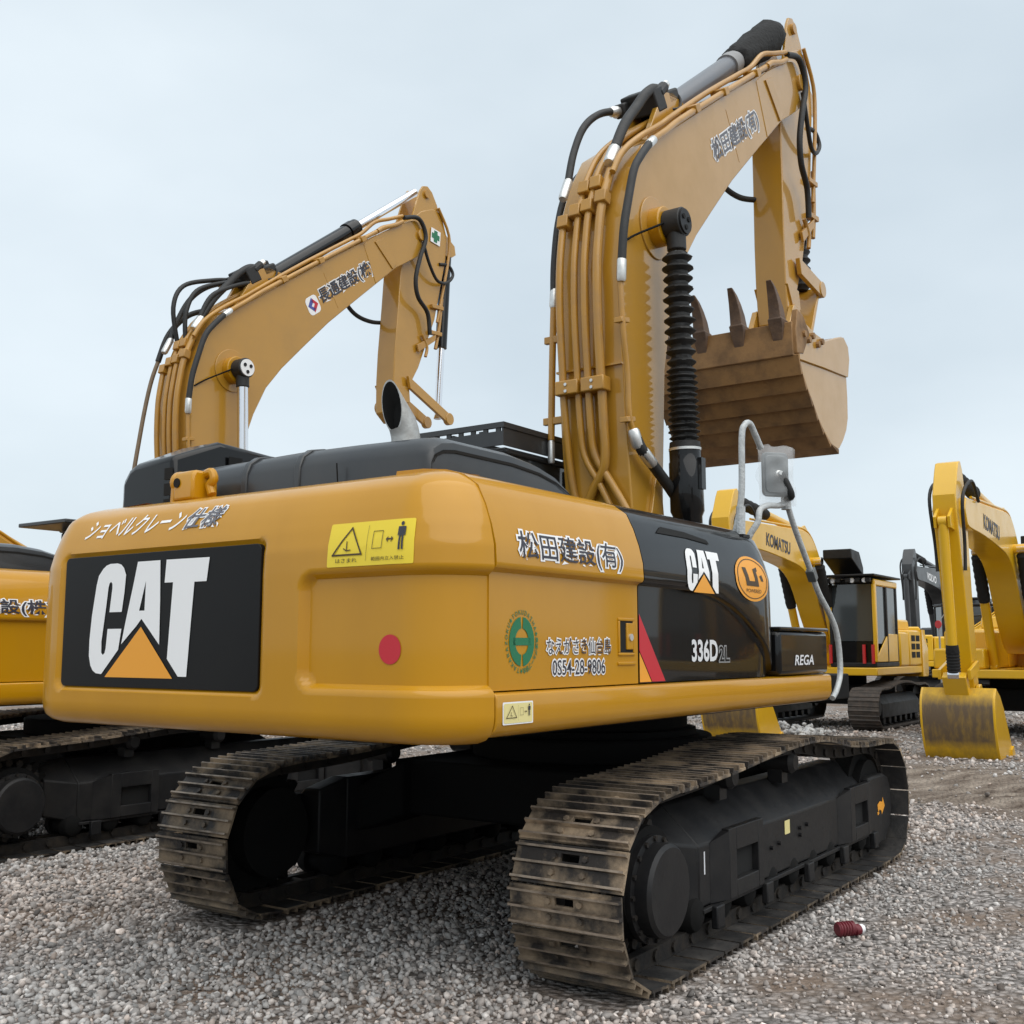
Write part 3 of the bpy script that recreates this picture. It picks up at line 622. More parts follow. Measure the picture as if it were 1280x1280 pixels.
    # door hardware: recessed latch pocket
    part('door_handle', MB().box(-2.165, -2.005, -1.468, -1.456, 1.575, 1.59).box(-2.165, -2.005, -1.468, -1.456, 1.745, 1.76).box(-2.165, -2.15, -1.468, -1.456, 1.59, 1.745).box(-2.02, -2.005, -1.468, -1.456, 1.59, 1.745).box(-2.09, -2.025, -1.471, -1.458, 1.605, 1.735), 'cat', d, .004)
    part('handle_recess', MB().box(-2.15, -2.02, -1.463, -1.456, 1.59, 1.745), 'soot', d)  # black plate stands in for the shade of the latch hollow
    part('door_edge', MB().box(-2.17, -2.0, -1.468, -1.456, 1.53, 1.545), 'cat', d, .003)
    part('latch_key', MB().cyl((-2.055, -1.471, 1.665), (-2.055, -1.478, 1.665), .018, 12), 'silver', d)
    if main:
        text('company_lettering', '松田建設(有)', 'kanji', d, lambda u, v, l: hi_(-3.06 + u, 1.975 + v + .004 * u, l), .885, .135, .005, bold=.006, outline='white', ow=.07, cv=.025)
        text('address_lettering', 'なえがさき仙台島', 'kanji', d, lambda u, v, l: low(-2.80 + u, 1.583 + v + .004 * u, l), .56, .075, .005, bold=.0, outline='white', ow=.075)
        text('number_lettering', '0S54-28-9806', 'kanji', d, lambda u, v, l: low(-2.755 + u, 1.492 + v, l), .46, .068, .005, bold=.004, outline='white', ow=.075)
        em = decal('emblem', ringq(-2.99, 1.64, .050, .094, 96, 264, 14, 1.12) + ringq(-2.99, 1.64, .050, .094, -84, 84, 14, 1.12) + [[(-3.055, 1.624), (-2.925, 1.624), (-2.925, 1.656), (-3.055, 1.656)]], 'greenv', d, low, .003)
        ch_ = '★ＴＡＫＡＲＡＺＯＫＵ★ＴＯＫＵＤＡＩＨＡ★高速グループ協会'; n = len(ch_)
        big = None; V = []; F = []
        for i, c in enumerate(ch_):
            a = pi / 2 - 2 * pi * (i + .5) / n - pi * .98; me = text_mesh(c, .02)
            for f in me.polygons: F.append(tuple(q + len(V) for q in f.vertices))
            for v in me.vertices:
                x, y = (v.co.x - .5) * .024, (v.co.y - .35) * .024 + .113
                th = a - pi / 2; V.append(((x * cos(th) - y * sin(th)) * 1.0 - 2.99, (x * sin(th) + y * cos(th)) * 1.1 + 1.64, 0))
            bpy.data.meshes.remove(me)
        me = bpy.data.meshes.new('emblem_lettering'); me.from_pydata(V, [], F); place(me, low, .003); link('emblem_lettering', me, M['greenv'], em)
        wl = decal('warning_label', [rrect(-3.185, -2.965, 1.30, 1.392, .006)], 'white', rl, lambda u, v, l: Vector((u, -(1.5 + l), v)), .002)
        warning_label(wl, lambda u, v, l: Vector((-3.178 + u, -(1.5005 + l), 1.306 + v)), .206, .08, 'pale', False)
        # tank cover graphics
        sc = .49
        def lf(u, v, l): return hi_(-1.015 + (u - .03) * sc * 1.02, 2.155 + (v - 2.037) * sc * .86, l)
        logo(k, lf, .004, cv=.06)
        c0 = (-.50, 2.03)
        bd = decal('round_badge', [circ(*c0, .138, 36)], 'orange', k, lambda u, v, l: badge_fn(u, v, l), .004, cu=.05, cv=.04)
        decal('badge_print', ringq(c0[0], c0[1], .118, .123, 0, 360, 36) + [[(c0[0] - .075, c0[1] + .065), (c0[0] - .045, c0[1] + .065), (c0[0] - .03, c0[1] - .015), (c0[0] + .015, c0[1] - .015), (c0[0] + .01, c0[1] + .06), (c0[0] + .045, c0[1] + .075), (c0[0] + .045, c0[1] + .05), (c0[0] + .035, c0[1] + .045), (c0[0] + .045, c0[1] - .045), (c0[0] - .055, c0[1] - .045)], [(c0[0] + .055, c0[1] + .02), (c0[0] + .075, c0[1] + .03), (c0[0] + .085, c0[1] - .01), (c0[0] + .065, c0[1] - .01)]], 'brown', bd, lambda u, v, l: badge_fn(u, v, l), .006, cu=.05, cv=.04)
        text('badge_print', 'POWERED', 'brown', bd, lambda u, v, l: badge_fn(c0[0] - .06 + u, c0[1] - .085 + v, l), .12, .022, .006)
        text('model_lettering', '336D', 'whitemetal', k, lambda u, v, l: low(-1.36 + u, 1.537 + v, l), .335, .125, .004, bold=.03)
        text('model_lettering', '2L', 'blk', k, lambda u, v, l: low(-1.005 + u, 1.537 + v, l), .135, .085, .006, outline='collar', ow=.07)
        text('box_lettering', 'REGA', 'whitemetal', bx, lambda u, v, l: Vector((.09 + u, -(1.49 + l), 1.50 + v)), .35, .068, .004, bold=.02, shear=.2)
        decal('red_stripe', [[(-1.952, 1.785), (-1.952, 1.60), (-1.82, 1.442), (-1.675, 1.442)]], 'red', k, low, .003)
        decal('orange_stripe', [[(-1.952, 1.59), (-1.952, 1.442), (-1.828, 1.442)]], 'orange', k, low, .003)
    else:
        text('company_lettering', '長通建設(株)', 'kanji', d, lambda u, v, l: hi_(-3.30 + u, 1.975 + v, l), 1.0, .135, .005, bold=.018, outline='white', ow=.065, cv=.025)
    if main: decal('grip_pocket', [[(-1.72, 2.215), (-1.64, 2.255), (-1.36, 2.25), (-1.10, 2.225), (-1.08, 2.20), (-1.36, 2.215)]], 'soot', k, hi_, .004, cu=.1, cv=.03)  # flat decal on the cover, the pocket's shade painted as black
    # --- top decks
    part('top_deck', MB().box(-1.95, -.17, -1.1, -.36, 2.2, 2.375), 'hood', root, .01, True)
    part('top_deck', MB().box(-2.98, -.5, .36, 1.1, 2.2, 2.35), 'hood', root, .01, True)
    part('tread_plate', MB().box(-.165, .75, -1.3, -.36, 1.3, 1.43).box(-1.9, -.2, -.95, -.4, 2.376, 2.386), 'frame', root, .01, True)
    # --- engine hood
    def hoodring(y, sc_=1., dz=0):
        pts = [(-2.96, 2.38), (-2.955, 2.52), (-2.93, 2.575), (-2.87, 2.615), (-2.78, 2.632), (-2.3, 2.635), (-2.05, 2.61), (-1.88, 2.565), (-1.74, 2.49), (-1.65, 2.41), (-1.64, 2.38)]
        return [(-2.3 + (a + 2.3) * sc_, y, 2.38 + (b - 2.38) * (1 + dz)) for a, b in pts]
    h = MB(); h.rings([hoodring(.93, .985, -.22), hoodring(.915, .995, -.08), hoodring(.87, 1, -.01), hoodring(.4, 1, .03), hoodring(0, 1, .06), hoodring(-.4, 1, .04), hoodring(-.80, 1, 0), hoodring(-.87, 1, -.06), hoodring(-.915, .995, -.16), hoodring(-.925, .985, -.32)])
    hd = part('engine_hood', h, 'hood', root, up=True, ang=40)
    for y in (.36, -.04):
        part('hood_rib', MB().rings([[(a * 1. - .0, q, b) for a, b in [(-2.3 + (p[0] + 2.3) * 1.012, p[2] + .012) for p in hoodring(0, 1, .035)]] for q in (y - .022, y + .022)]), 'hood', hd, .006)
    def band(zl, m='dark'):
        b = MB(); b.box(-2.962, -1.7, -.929, .929, 2.50, 2.506); return part('hood_seam', b, m, hd)
    b = MB(); pr = [p for p in hoodring(0, .99, -.30)]; b.rings([[(x, -.9285, z) for x, _, z in hoodring(0, .995, -.34)], [(x, -.9285, z) for x, _, z in hoodring(0, 1.0, -.30)]], False, False, False); b.rings([[(x, -.931, z) for x, _, z in hoodring(0, .985, -.36)], [(x, -.931, z) for x, _, z in hoodring(0, .985, -.31)]], False, False, False)
    part('hood_seam', b, 'soot', hd)
    if main: an = part('antenna', MB().tube([(-2.99, -.36, 2.40), (-2.99, -.35, 2.52)], .004, 6), 'dark', hd); part('antenna_base', MB().cyl((-2.99, -.36, 2.398), (-2.99, -.36, 2.42), .02, 10), 'white', hd)
    # --- raised air cleaner cover with slotted face
    a = MB(); a.rings([[(-2.94, y, z) for y, z in ((.98, 2.3), (1.46, 2.3), (1.46, 2.58), (1.40, 2.655), (1.34, 2.68), (.99, 2.70))], [(-2.62, y, z) for y, z in ((.95, 2.3), (1.46, 2.3), (1.46, 2.70), (1.38, 2.80), (1.32, 2.825), (.97, 2.83))], [(-2.1, y, z) for y, z in ((.95, 2.3), (1.46, 2.3), (1.46, 2.70), (1.38, 2.79), (1.32, 2.80), (.97, 2.80))]])
    ac = part('air_cleaner_cover', a, 'blk', root, .03, True)
    for q in range(3): g = MB().obox((-2.52 + q * .16, .9495, 2.70 - .0 * q), (.05, 0, 0), (0, .004, 0), (0, 0, .045)); part('air_slot', g, 'soot', ac)
    for q in range(3): g = MB().obox((-2.943, 1.02, 2.42 + q * .09), (.003, 0, 0), (0, .035, 0), (0, 0, .034)); part('air_slot', g, 'soot', ac)
    # --- exhaust
    e = MB(); pth = [(-2.45, -.33, 2.6), (-2.45, -.33, 2.68), (-2.45, -.33, 2.735), (-2.46, -.328, 2.775), (-2.475, -.325, 2.81), (-2.52, -.31, 2.875), (-2.545, -.30, 2.91)]
    n_ = 28; rr = []
    P = [Vector(p) for p in pth]; upv = Vector((1, 0, 0))
    for i, p in enumerate(P):
        dd = (P[min(i + 1, len(P) - 1)] - P[max(i - 1, 0)]).normalized(); u = (upv - dd * upv.dot(dd)).normalized(); w = dd.cross(u)
        rr.append([p + u * (cos(2 * pi * q / n_) * .078) + w * (sin(2 * pi * q / n_) * .078) for q in range(n_)])
    # slash cut: slide last ring along axis so it lies on a steep plane
    dd = (P[-1] - P[-3]).normalized(); nn = Vector((-1, .12, -.06)).normalized(); c = P[-2] + dd * .03
    rr[-1] = [p + dd * ((c - p).dot(nn) / dd.dot(nn)) for p in rr[-3]]; rr[-2] = [a_.lerp(b_, .5) for a_, b_ in zip(rr[-3], rr[-1])]
    cc = sum((Vector(p) for p in rr[-1]), Vector()) / n_
    e.rings(rr, True, True, False); ex = part('exhaust_pipe', e, 'exh', root, up=True, ang=50)
    e = MB(); inn = [cc + (p - cc) * .93 for p in rr[-1]]; e.rings([inn, [p - dd * .12 for p in inn], [cc - dd * .13 + (p - cc) * .3 for p in inn]], True, False, True); part('exhaust_bore', e, 'soot', ex)
    e = MB(); e.rings([rr[-1], inn], True, False, False); part('exhaust_rim', e, 'exh', ex)
    part('exhaust_collar', MB().lathe((-2.45, -.33, 2.6), (-2.45, -.33, 3), [(0, .10), (.06, .10), (.075, .082)], 28), 'hood', ex)
    # --- cab at the left front
    c = MB(); c.box(-.42, 1.45, .46, 1.46, 1.3, 2.0); c.box(-.42, 1.45, .46, 1.46, 3.03, 3.08)
    for x, y in ((-.40, .48), (-.40, 1.40), (1.36, .48), (1.36, 1.40), (.45, .47), (.45, 1.42)): c.box(x, x + .07, y, y + .045, 2.0, 3.03)
    cabo = part('cab', c, 'hood', root, .02, True)
    part('window', MB().box(-.37, 1.40, .49, 1.43, 2.0, 3.03), 'glass', cabo)
    gz = MB(); gz.box(-.5, 1.5, .42, .45, 3.21, 3.25).box(-.5, 1.5, 1.45, 1.48, 3.21, 3.25).box(-.5, -.47, .45, 1.45, 3.21, 3.25).box(1.47, 1.5, .45, 1.45, 3.21, 3.25)
    gz.box(-.49, 1.49, .43, .445, 3.08, 3.212).box(-.49, -.475, .445, 1.46, 3.08, 3.185)
    for q in range(9): gz.box(-.49, -.475, .46 + q * .115, .50 + q * .115, 3.185, 3.21)
    if main: part('roof_guard', gz, 'hood', cabo)
    if not main: part('roof_hatch', MB().box(-.95, -.425, .5, 1.4, 3.04, 3.085), 'hood', cabo, .01)
    if main: part('roof_bar', MB().box(-.48, 1.48, .62, .66, 3.17, 3.2).box(-.48, 1.48, .9, .94, 3.17, 3.2).box(-.48, 1.48, 1.2, 1.24, 3.17, 3.2), 'hood', cabo)
    # --- boom
    boom_assembly(root, main)
    if main: mirror_rail(root)
    else:
        part('antenna', MB().tube([(-3.3, 1.0, 2.4), (-3.2, .2, 2.55)], .006, 6), 'dark', root, up=True)
    return root
def badge_fn(x, z, l):
    x = -.575 + (x + .50) * 1.85
    zc = crease(x); ex = front_in(x); y = HW - ex - inset(z)
    if z < zc + .03: y -= .04 * min(1, max(0, (zc + .03 - z) / .04))
    return Vector((x, -(y + l), z))

def boom_assembly(root, main):
    y0, y1 = YC - .285, YC + .285
    low, up = BOOM_LOW, BOOM_UP
    bm_ = MB(); bm_.xz(low + up[::-1], y0, y1); boom = part('boom', bm_, 'catboom', root, .012, True, ang=30)
    tip = crom([(2.75, 7.10), (3.05, 7.34), (3.42, 7.58), (3.73, 7.76), (3.92, 7.78), (4.05, 7.70), (4.10, 7.55), (4.03, 7.40), (3.86, 7.26), (3.59, 7.08), (3.38, 6.94), (3.0, 6.62)], 4)
    for a, b in ((y0 - .006, y0 + .07), (y1 - .07, y1 + .006)): part('boom_cheek', MB().xz(tip, a, b), 'catboom', boom, .008)
    for ys in (y0 - .01, y1 + .01):
        s = -1 if ys < 0 else 1
        part('pin_boss', MB().cyl((3.93, ys - s * .02, 7.60), (3.93, ys + s * .035, 7.60), .085, 24), 'catboom', boom, .006)
        part('gusset_plate', MB().xz([(2.96, 7.20), (3.12, 7.30), (3.40, 7.02), (3.33, 6.92)], ys - .012, ys + .012), 'catboom', boom, .004)
        part('lower_gusset', MB().xz([(.24, 1.8), (.58, 1.8), (.62, 2.5), (.56, 2.95), (.50, 2.95), (.40, 2.6), (.32, 2.5)], ys - .02, ys + .012), 'catboom', boom, .006)
    part('boom_weld', MB().box(.02, .05, y0, y1, 3.69, 3.705), 'catboom', boom)
    for ys in (y0, y1): part('plate_seam', MB().obox((2.16, ys, 6.30), (.14, 0, -.20), (0, .0025, 0), (.006, 0, .004)), 'catboom', boom)
    # stick-cylinder bracket on top
    for y in (-.11, .14): part('cylinder_bracket', MB().xz([(.70, 5.70), (1.62, 6.34), (1.35, 6.35), (1.22, 6.36), (1.08, 6.30), (.95, 6.14)], y - .025, y + .025), 'catboom', boom, .006)
    # stick cylinder: tube, collar, sleeve
    A, B = Vector((1.20, YC, 6.17)), Vector((4.12, YC, 8.38)); dr = (B - A).normalized(); Lc = (B - A).length
    at = lambda t: A + dr * t
    ct = part('stick_cylinder', MB().lathe(A, B, [(0, .0), (0, .085), (.06, .105), (.12, .105), (1.95, .105)], 28), 'tubegrey' if main else 'blk', boom, ang=40)
    part('cylinder_eye', MB().cyl(A + Vector((0, -.1, 0)), A + Vector((0, .1, 0)), .09, 20), 'dark', ct)
    part('cylinder_collar', MB().lathe(at(1.90), B, [(0, .105), (0, .122), (.13, .125), (.14, .115), (.22, .115), (.23, .06)], 28), 'collar' if main else 'blk', ct, ang=40)
    if main:
        pr = [(0, .118), (.06, .15), (.16, .14), (.3, .16), (.42, .152), (.55, .17), (.7, .168), (.85, .182), (1.0, .18), (1.14, .19), (1.28, .17), (1.40, .10), (1.42, .05)]
        sl_ = MB().lathe(at(2.12), B, pr, 26); sl_.v = [tuple(Vector(p) + Vector(rng.normal(0, .006, 3))) for p in sl_.v]; part('cylinder_sleeve', sl_, 'cloth', ct, ang=60)
    else: part('cylinder_rod', MB().cyl(at(2.0), at(Lc), .06, 20), 'chrome', ct)
    part('oil_port', MB().obox(at(.12) + Vector((-.05, -.02, .10)), (.10, 0, .06), (0, .13, 0), (-.035, 0, .05)).obox(at(.30) + Vector((-.09, .1, .12)), (.06, 0, .04), (0, .05, 0), (-.03, 0, .04)), 'rubber', ct, .02)
    part('valve_block', MB().obox((.98, .02, 6.20), (.08, 0, .055), (0, .16, 0), (-.06, 0, .08)).obox((.86, .16, 6.13), (.05, 0, .03), (0, .05, 0), (-.03, 0, .05)).cyl((1.0, -.10, 6.26), (1.12, -.10, 6.38), .05, 10), 'rubber', ct, .015)
    part('block_fitting', MB().cyl((1.08, -.10, 6.35), (1.16, -.10, 6.42), .035, 8), 'silver', ct); part('block_fitting', MB().cyl((.80, .2, 6.08), (.90, .17, 6.15), .035, 8), 'silver', ct)
    hose('cable_tie', [(1.2, -.12, 6.2), (1.3, -.16, 6.25), (1.34, -.14, 6.36), (1.28, -.1, 6.42)], .012, 'rubber', ct)
    # hydraulic pipes along the back
    off = lambda P, d: [(x - d, z) for x, z in P]
    back = [(.11, 2.95), (.07, 3.3), (.03, 3.72), (.0, 4.1), (.0, 4.45), (.03, 4.70), (.07, 4.91), (.14, 5.1), (.22, 5.27)]
    for y, r, zt in ((.215, .030, 5.05), (.085, .027, 5.6), (-.005, .030, 5.7), (-.115, .036, 5.45)):
        pts = [(x - .055, y, z) for x, z in back if z < zt]
        if y == .215: pts = [(.16, .12, 2.62), (.11, .20, 2.76)] + pts[1:]
        if y == .085: pts = [(.15, -.30, 2.25), (.105, -.13, 2.62), (.08, -.04, 2.82), (.05, .07, 3.04)] + pts[1:] + [(.34, .085, 5.51), (.60, .07, 5.74), (1.0, .06, 6.02), (1.6, .06, 6.44)]
        if y == -.005: pts = [(.14, -.40, 2.3), (.10, -.25, 2.62), (.08, -.14, 2.82), (.05, -.02, 3.04)] + pts[1:] + [(.36, .0, 5.53), (.60, -.01, 5.75), (1.0, -.02, 6.03), (1.6, -.02, 6.45)]
        if y == -.115: pts = [(.165, .24, 2.45), (.12, .12, 2.62), (.09, .02, 2.78), (.055, -.10, 2.96)] + pts[1:]
        hose('hydraulic_pipe', pts, r, 'pipe', boom, 4)
    for y, z in ((.155, 3.55), (-.07, 3.55)):
        part('pipe_clamp', MB().box(-.075, .04, y - .10, y + .10, z - .055, z + .055), 'pipe', boom, .01)
        part('clamp_bolt', MB().cyl((-.075, y, z + .02), (-.085, y, z + .02), .013, 6).cyl((-.075, y, z - .03), (-.085, y, z - .03), .013, 6), 'silver', boom)
    for y, z, x in ((.20, 4.86, .0), (.10, 4.93, .01), (0., 4.95, .02), (-.12, 5.0, .03), (.06, 5.13, .08), (-.04, 5.15, .09)):
        part('pipe_clamp', MB().obox((x, y, z), (.045, 0, -.01), (0, .048, 0), (.01, 0, .05)), 'pipe', boom, .008)
    # side pipe, right
    hose('hydraulic_pipe', [(-.05, -.31, 4.30), (-.04, -.32, 3.95), (.02, -.32, 3.6), (.04, -.32, 3.3), (.10, -.33, 3.15)], .022, 'pipe', boom, 4)
    for z, x in ((4.0, -.02), (3.27, .05)): part('pipe_clamp', MB().obox((x, -.30, z), (.06, 0, .01), (0, .035, 0), (0, 0, .02)), 'pipe', boom, .005)
    # stand-off pipe, left
    hose('hydraulic_pipe', [(.10, .40, 3.2), (.12, .40, 3.8), (.15, .40, 4.35)], .027, 'pipe', boom, 4)
    for z, x in ((3.35, .11), (4.0, .13)): part('pipe_clamp', MB().obox((x, .35, z), (.02, 0, 0), (0, .12, 0), (0, 0, .028)), 'pipe', boom, .005)
    fit = lambda p, q, r=.036: part('hose_fitting', MB().lathe(p, q, [(0, r * .8), (.02, r), (max(.03, (Vector(q) - Vector(p)).length - .02), r), ((Vector(q) - Vector(p)).length, r * .75)], 10), 'silver', boom)
    hose('hose', [(.15, .40, 4.35), (.19, .42, 4.64), (.25, .42, 4.99), (.36, .41, 5.28), (.55, .36, 5.52), (.72, .30, 5.64)], .031, 'rubber', boom)
    fit((.145, .40, 4.26), (.16, .40, 4.42)); fit((.66, .31, 5.60), (.80, .26, 5.69)); fit((.10, .40, 3.02), (.10, .40, 3.2), .028)
    hose('hose', [(.09, .225, 5.23), (.20, .24, 5.52), (.36, .24, 5.80), (.58, .22, 6.0), (.84, .17, 6.12), (1.05, .12, 6.2)], .031, 'rubber', boom)
    fit((.0, .22, 5.06), (.10, .225, 5.25), .038); fit((.72, .20, 6.07), (.86, .17, 6.13), .045)
    hose('hose', [(.25, -.11, 5.49), (.42, -.1, 5.75), (.62, -.1, 5.98), (.80, -.1, 6.18), (.98, -.09, 6.30), (1.2, -.05, 6.33)], .043, 'rubber', boom)
    fit((.14, -.115, 5.32), (.25, -.11, 5.49), .049)
    hose('hose', [(-.06, -.33, 4.44), (-.03, -.335, 4.70), (.04, -.34, 4.96), (.13, -.34, 5.21), (.25, -.34, 5.37), (.40, -.33, 5.52)], .032, 'rubber', boom)
    fit((-.055, -.32, 4.28), (-.06, -.33, 4.46), .036); fit((.38, -.33, 5.5), (.50, -.32, 5.60), .036)
    # pipes on the upper edge, right
    hose('hydraulic_pipe', [(.46, -.315, 5.57), (.72, -.315, 5.76), (1.0, -.30, 5.97), (1.7, -.29, 6.46), (2.45, -.29, 6.98), (3.0, -.28, 7.36)], .028, 'pipe', boom, 4)
    hose('hydraulic_pipe', [(.10, -.17, 5.22), (.22, -.19, 5.42), (.45, -.22, 5.63), (.80, -.22, 5.87), (1.0, -.22, 6.02), (1.7, -.21, 6.53), (2.45, -.21, 7.05), (2.75, -.22, 7.26), (3.0, -.24, 7.50), (3.25, -.27, 7.62), (3.5, -.3, 7.74)], .026, 'pipe', boom, 4)
    for t in (.22, .5, .85): part('pipe_clamp', MB().obox((.83 + 2.2 * t, -.255, 5.87 + 1.51 * t), (.04, 0, .027), (0, .075, 0), (-.02, 0, .03)), 'pipe', boom, .006)
    hose('pipe_stub', [(3.0, -.29, 7.36), (3.12, -.29, 7.45), (3.35, -.3, 7.56), (3.5, -.3, 7.66)], .032, 'pipe', boom, 4)
    hose('hose', [(3.52, -.31, 7.72), (3.82, -.33, 7.80), (3.98, -.33, 7.58), (3.86, -.33, 7.24), (3.78, -.32, 6.9), (3.86, -.3, 6.66), (4.12, -.26, 6.50), (4.2, -.24, 6.2)], .032, 'rubber', boom)
    hose('hose', [(3.95, -.31, 7.5), (4.1, -.29, 7.25), (4.35, -.24, 7.06), (4.62, -.2, 7.10), (4.80, -.18, 7.27), (4.72, -.16, 7.4), (4.5, -.16, 7.36)], .024, 'rubber', boom)
    hose('hose', [(2.95, .27, 6.62), (3.05, .31, 6.46), (3.25, .30, 6.34), (3.5, .24, 6.30), (3.76, .15, 6.34)], .03, 'rubber', boom)
    hose('hose', [(.10, -.33, 3.16), (.14, -.36, 3.06), (.28, -.37, 2.97), (.52, -.38, 2.83), (.68, -.40, 2.69), (.76, -.42, 2.5), (.76, -.45, 2.3)], .042, 'rubber', boom)
    fit((.08, -.325, 3.2), (.12, -.35, 3.06), .045); fit((.15, -.362, 3.05), (.30, -.372, 2.96), .047)
    hose('hose', [(.68, -.40, 2.69), (.66, -.42, 2.55), (.64, -.44, 2.4)], .03, 'rubber', boom)
    if not main:
        for dy, q in ((.16, .10), (.02, .03), (-.12, -.05)): hose('hose', [(.14, dy, 5.18), (.16 - q, dy, 5.5 + q), (.30 - q, dy * 1.1, 5.80 + q), (.60, dy * 1.1, 5.98 + q), (.95, dy * .9, 6.12 + q * .5), (1.25, dy * .6, 6.18)], .027, 'rubber', boom)
        hose('hose', [(-.1, .42, 3.0), (-.2, .43, 3.4), (-.12, .43, 4.1), (-.02, .42, 4.7), (.08, .40, 5.05)], .024, 'tanhose', boom)
        hose('hose', [(.06, .40, 5.0), (.18, .38, 5.35), (.4, .33, 5.62), (.72, .28, 5.78), (1.1, .2, 6.0)], .033, 'rubber', boom)
    # boom cylinders
    for s in (-1, 1):
        yi = y0 if s < 0 else y1; ya = YC + s * .47
        pc = (.58, 4.90); bb = (.68, 1.9)
        part('cylinder_boss', MB().cyl((pc[0], yi, pc[1]), (pc[0], ya - s * .075, pc[1]), .155, 28), 'cat', boom, .01)
        part('boss_plate', MB().cyl((pc[0], yi - s * .002, pc[1]), (pc[0], yi + s * .014, pc[1]), .25, 32), 'catboom', boom, .005)
        T = Vector((pc[0], ya, pc[1])); Bt = Vector((bb[0], ya + s * .02, bb[1])); dn = (Bt - T).normalized(); q = lambda t: T + dn * t
        bar = MB().lathe(q(1.78), q(3.0), [(0, .09), (.02, .122), (.10, .122), (.11, .128), (.48, .13), (.52, .112), (1.22, .112)], 28)
        bar.obox(q(1.98) + Vector((0, -.128, 0)), (.035, 0, 0), (0, .02, 0), (0, 0, .12))
        bc = part('boom_cylinder', bar, 'blk' if main else 'cat', root, up=True, ang=40)
        part('rod_eye', MB().cyl((pc[0], ya - .075, pc[1]), (pc[0], ya + .075, pc[1]), .115, 28).cyl(q(.05), q(.22), .075, 16), 'rubber', bc, .008)
        part('eye_plate', MB().cyl((pc[0], ya + s * .076, pc[1]), (pc[0], ya + s * .09, pc[1]), .098, 28), 'frame' if main else 'white', bc)
        bt = MB()
        for k in range(3): a = 2 * pi * k / 3 + .5; bt.cyl((pc[0] + .05 * cos(a), ya + s * .09, pc[1] + .05 * sin(a)), (pc[0] + .05 * cos(a), ya + s * .098, pc[1] + .05 * sin(a)), .022, 8)
        part('plate_bolt', bt, 'soot' if main else 'frame', bc)['kind'] = 'stuff'
        if main:
            b = MB(); boot(b, q(.24), q(1.15), .078, .118, 11); boot(b, q(1.15), q(1.72), .088, .118, 12); b.lathe(q(1.72), q(2), [(0, .09), (.01, .118), (.05, .12), (.06, .10)], 22)
            b.v = [tuple(Vector(p) + Vector((rng.normal(0, .0025), rng.normal(0, .0025), 0))) for p in b.v]
            part('rubber_boot', b, 'rubber', bc, ang=28)
            part('boot_clip', MB().lathe(q(1.775), q(2), [(0, .124), (.02, .124)], 24).lathe(q(.235), q(1), [(0, .06), (.03, .06)], 16), 'silver', bc)
        else: part('cylinder_rod', MB().cyl(q(.1), q(1.8), .062, 20), 'chrome', bc)
    hose('grease_line', [(.05, y0 - .01, 4.62), (.2, y0 - .03, 4.72), (.42, y0 - .12, 4.85), (.55, y0 - .15, 4.93)], .009, 'dark', boom)
    # lettering on the boom
    ang = atan2(.85, 1.17); f = lambda u, v, l: Vector((u * cos(ang) - v * sin(ang), y0 - l, u * sin(ang) + v * cos(ang)))
    if main: text('company_lettering', '松田建設(有)', 'kanjigrey', boom, lambda u, v, l: f(u, v, l) + Vector((1.78, 0, 5.87)), 1.30, .225, .005, bold=.022, outline='white', ow=.065)
    else:
        lg = text('company_lettering', '長通建設(株)', 'kanji', boom, lambda u, v, l: f(u, v, l) + Vector((2.02, 0, 6.05)), 1.20, .22, .005, bold=.022, outline='white', ow=.065)
        w = decal('company_mark', [rrect(-.19, .04, .0, .23, .06)], 'white', boom, lambda u, v, l: f(u - .07, v - .02, l) + Vector((2.02, 0, 6.03)), .002)
        decal('mark_print', [[(-.17, .13), (-.06, .21), (-.05, .15), (-.11, .11), (-.05, .06), (-.10, .04)]], 'blue', w, lambda u, v, l: f(u - .07, v - .02, l) + Vector((2.02, 0, 6.03)), .004)
        decal('mark_print', [[(.02, .10), (-.09, .02), (-.10, .07), (-.04, .12), (-.09, .16), (-.05, .19)]], 'red', w, lambda u, v, l: f(u - .07, v - .02, l) + Vector((2.02, 0, 6.03)), .004)
    # ---- stick
    pv = (3.93, 7.60); sa = 0 if main else R(-4.5); r = lambda p: rot2(p, pv, sa)
    ys0, ys1 = YC - .165, YC + .165
    sp = [(3.74, 4.95), (3.70, 5.4), (3.69, 5.81), (3.70, 6.5), (3.70, 7.09), (3.74, 7.45), (3.86, 7.85), (4.05, 8.06), (4.30, 8.20), (4.50, 8.22), (4.66, 7.91), (4.67, 7.53), (4.5, 6.53), (4.21, 5.71), (3.99, 5.29), (4.06, 4.98), (3.92, 4.84)]
    st = part('stick', MB().xz([r(p) for p in sp], ys0, ys1), 'catboom', root, .012, True, ang=25)
    for s, ya in ((-1, ys0), (1, ys1)):
        part('stick_plate', MB().xz([r(p) for p in [(3.80, 7.65), (4.00, 8.36), (4.06, 8.46), (4.16, 8.50), (4.27, 8.45), (4.40, 8.30), (4.60, 7.9), (4.61, 7.55), (4.3, 7.3)]], ya - .016 - s * .02, ya + .016 - s * .02), 'catboom', st, .005)
        part('pin_cap', MB().cyl((*[r((4.14, 8.36))[0]], ya - .03, r((4.14, 8.36))[1]), (r((4.14, 8.36))[0], ya + .012, r((4.14, 8.36))[1]), .06, 20), 'pipe', st)
        part('stick_ear', MB().xz([r(p) for p in [(3.70, 5.35), (4.02, 5.35), (4.06, 5.15), (3.86, 5.1)]], ya - .02, ya + .02), 'catboom', st, .005)
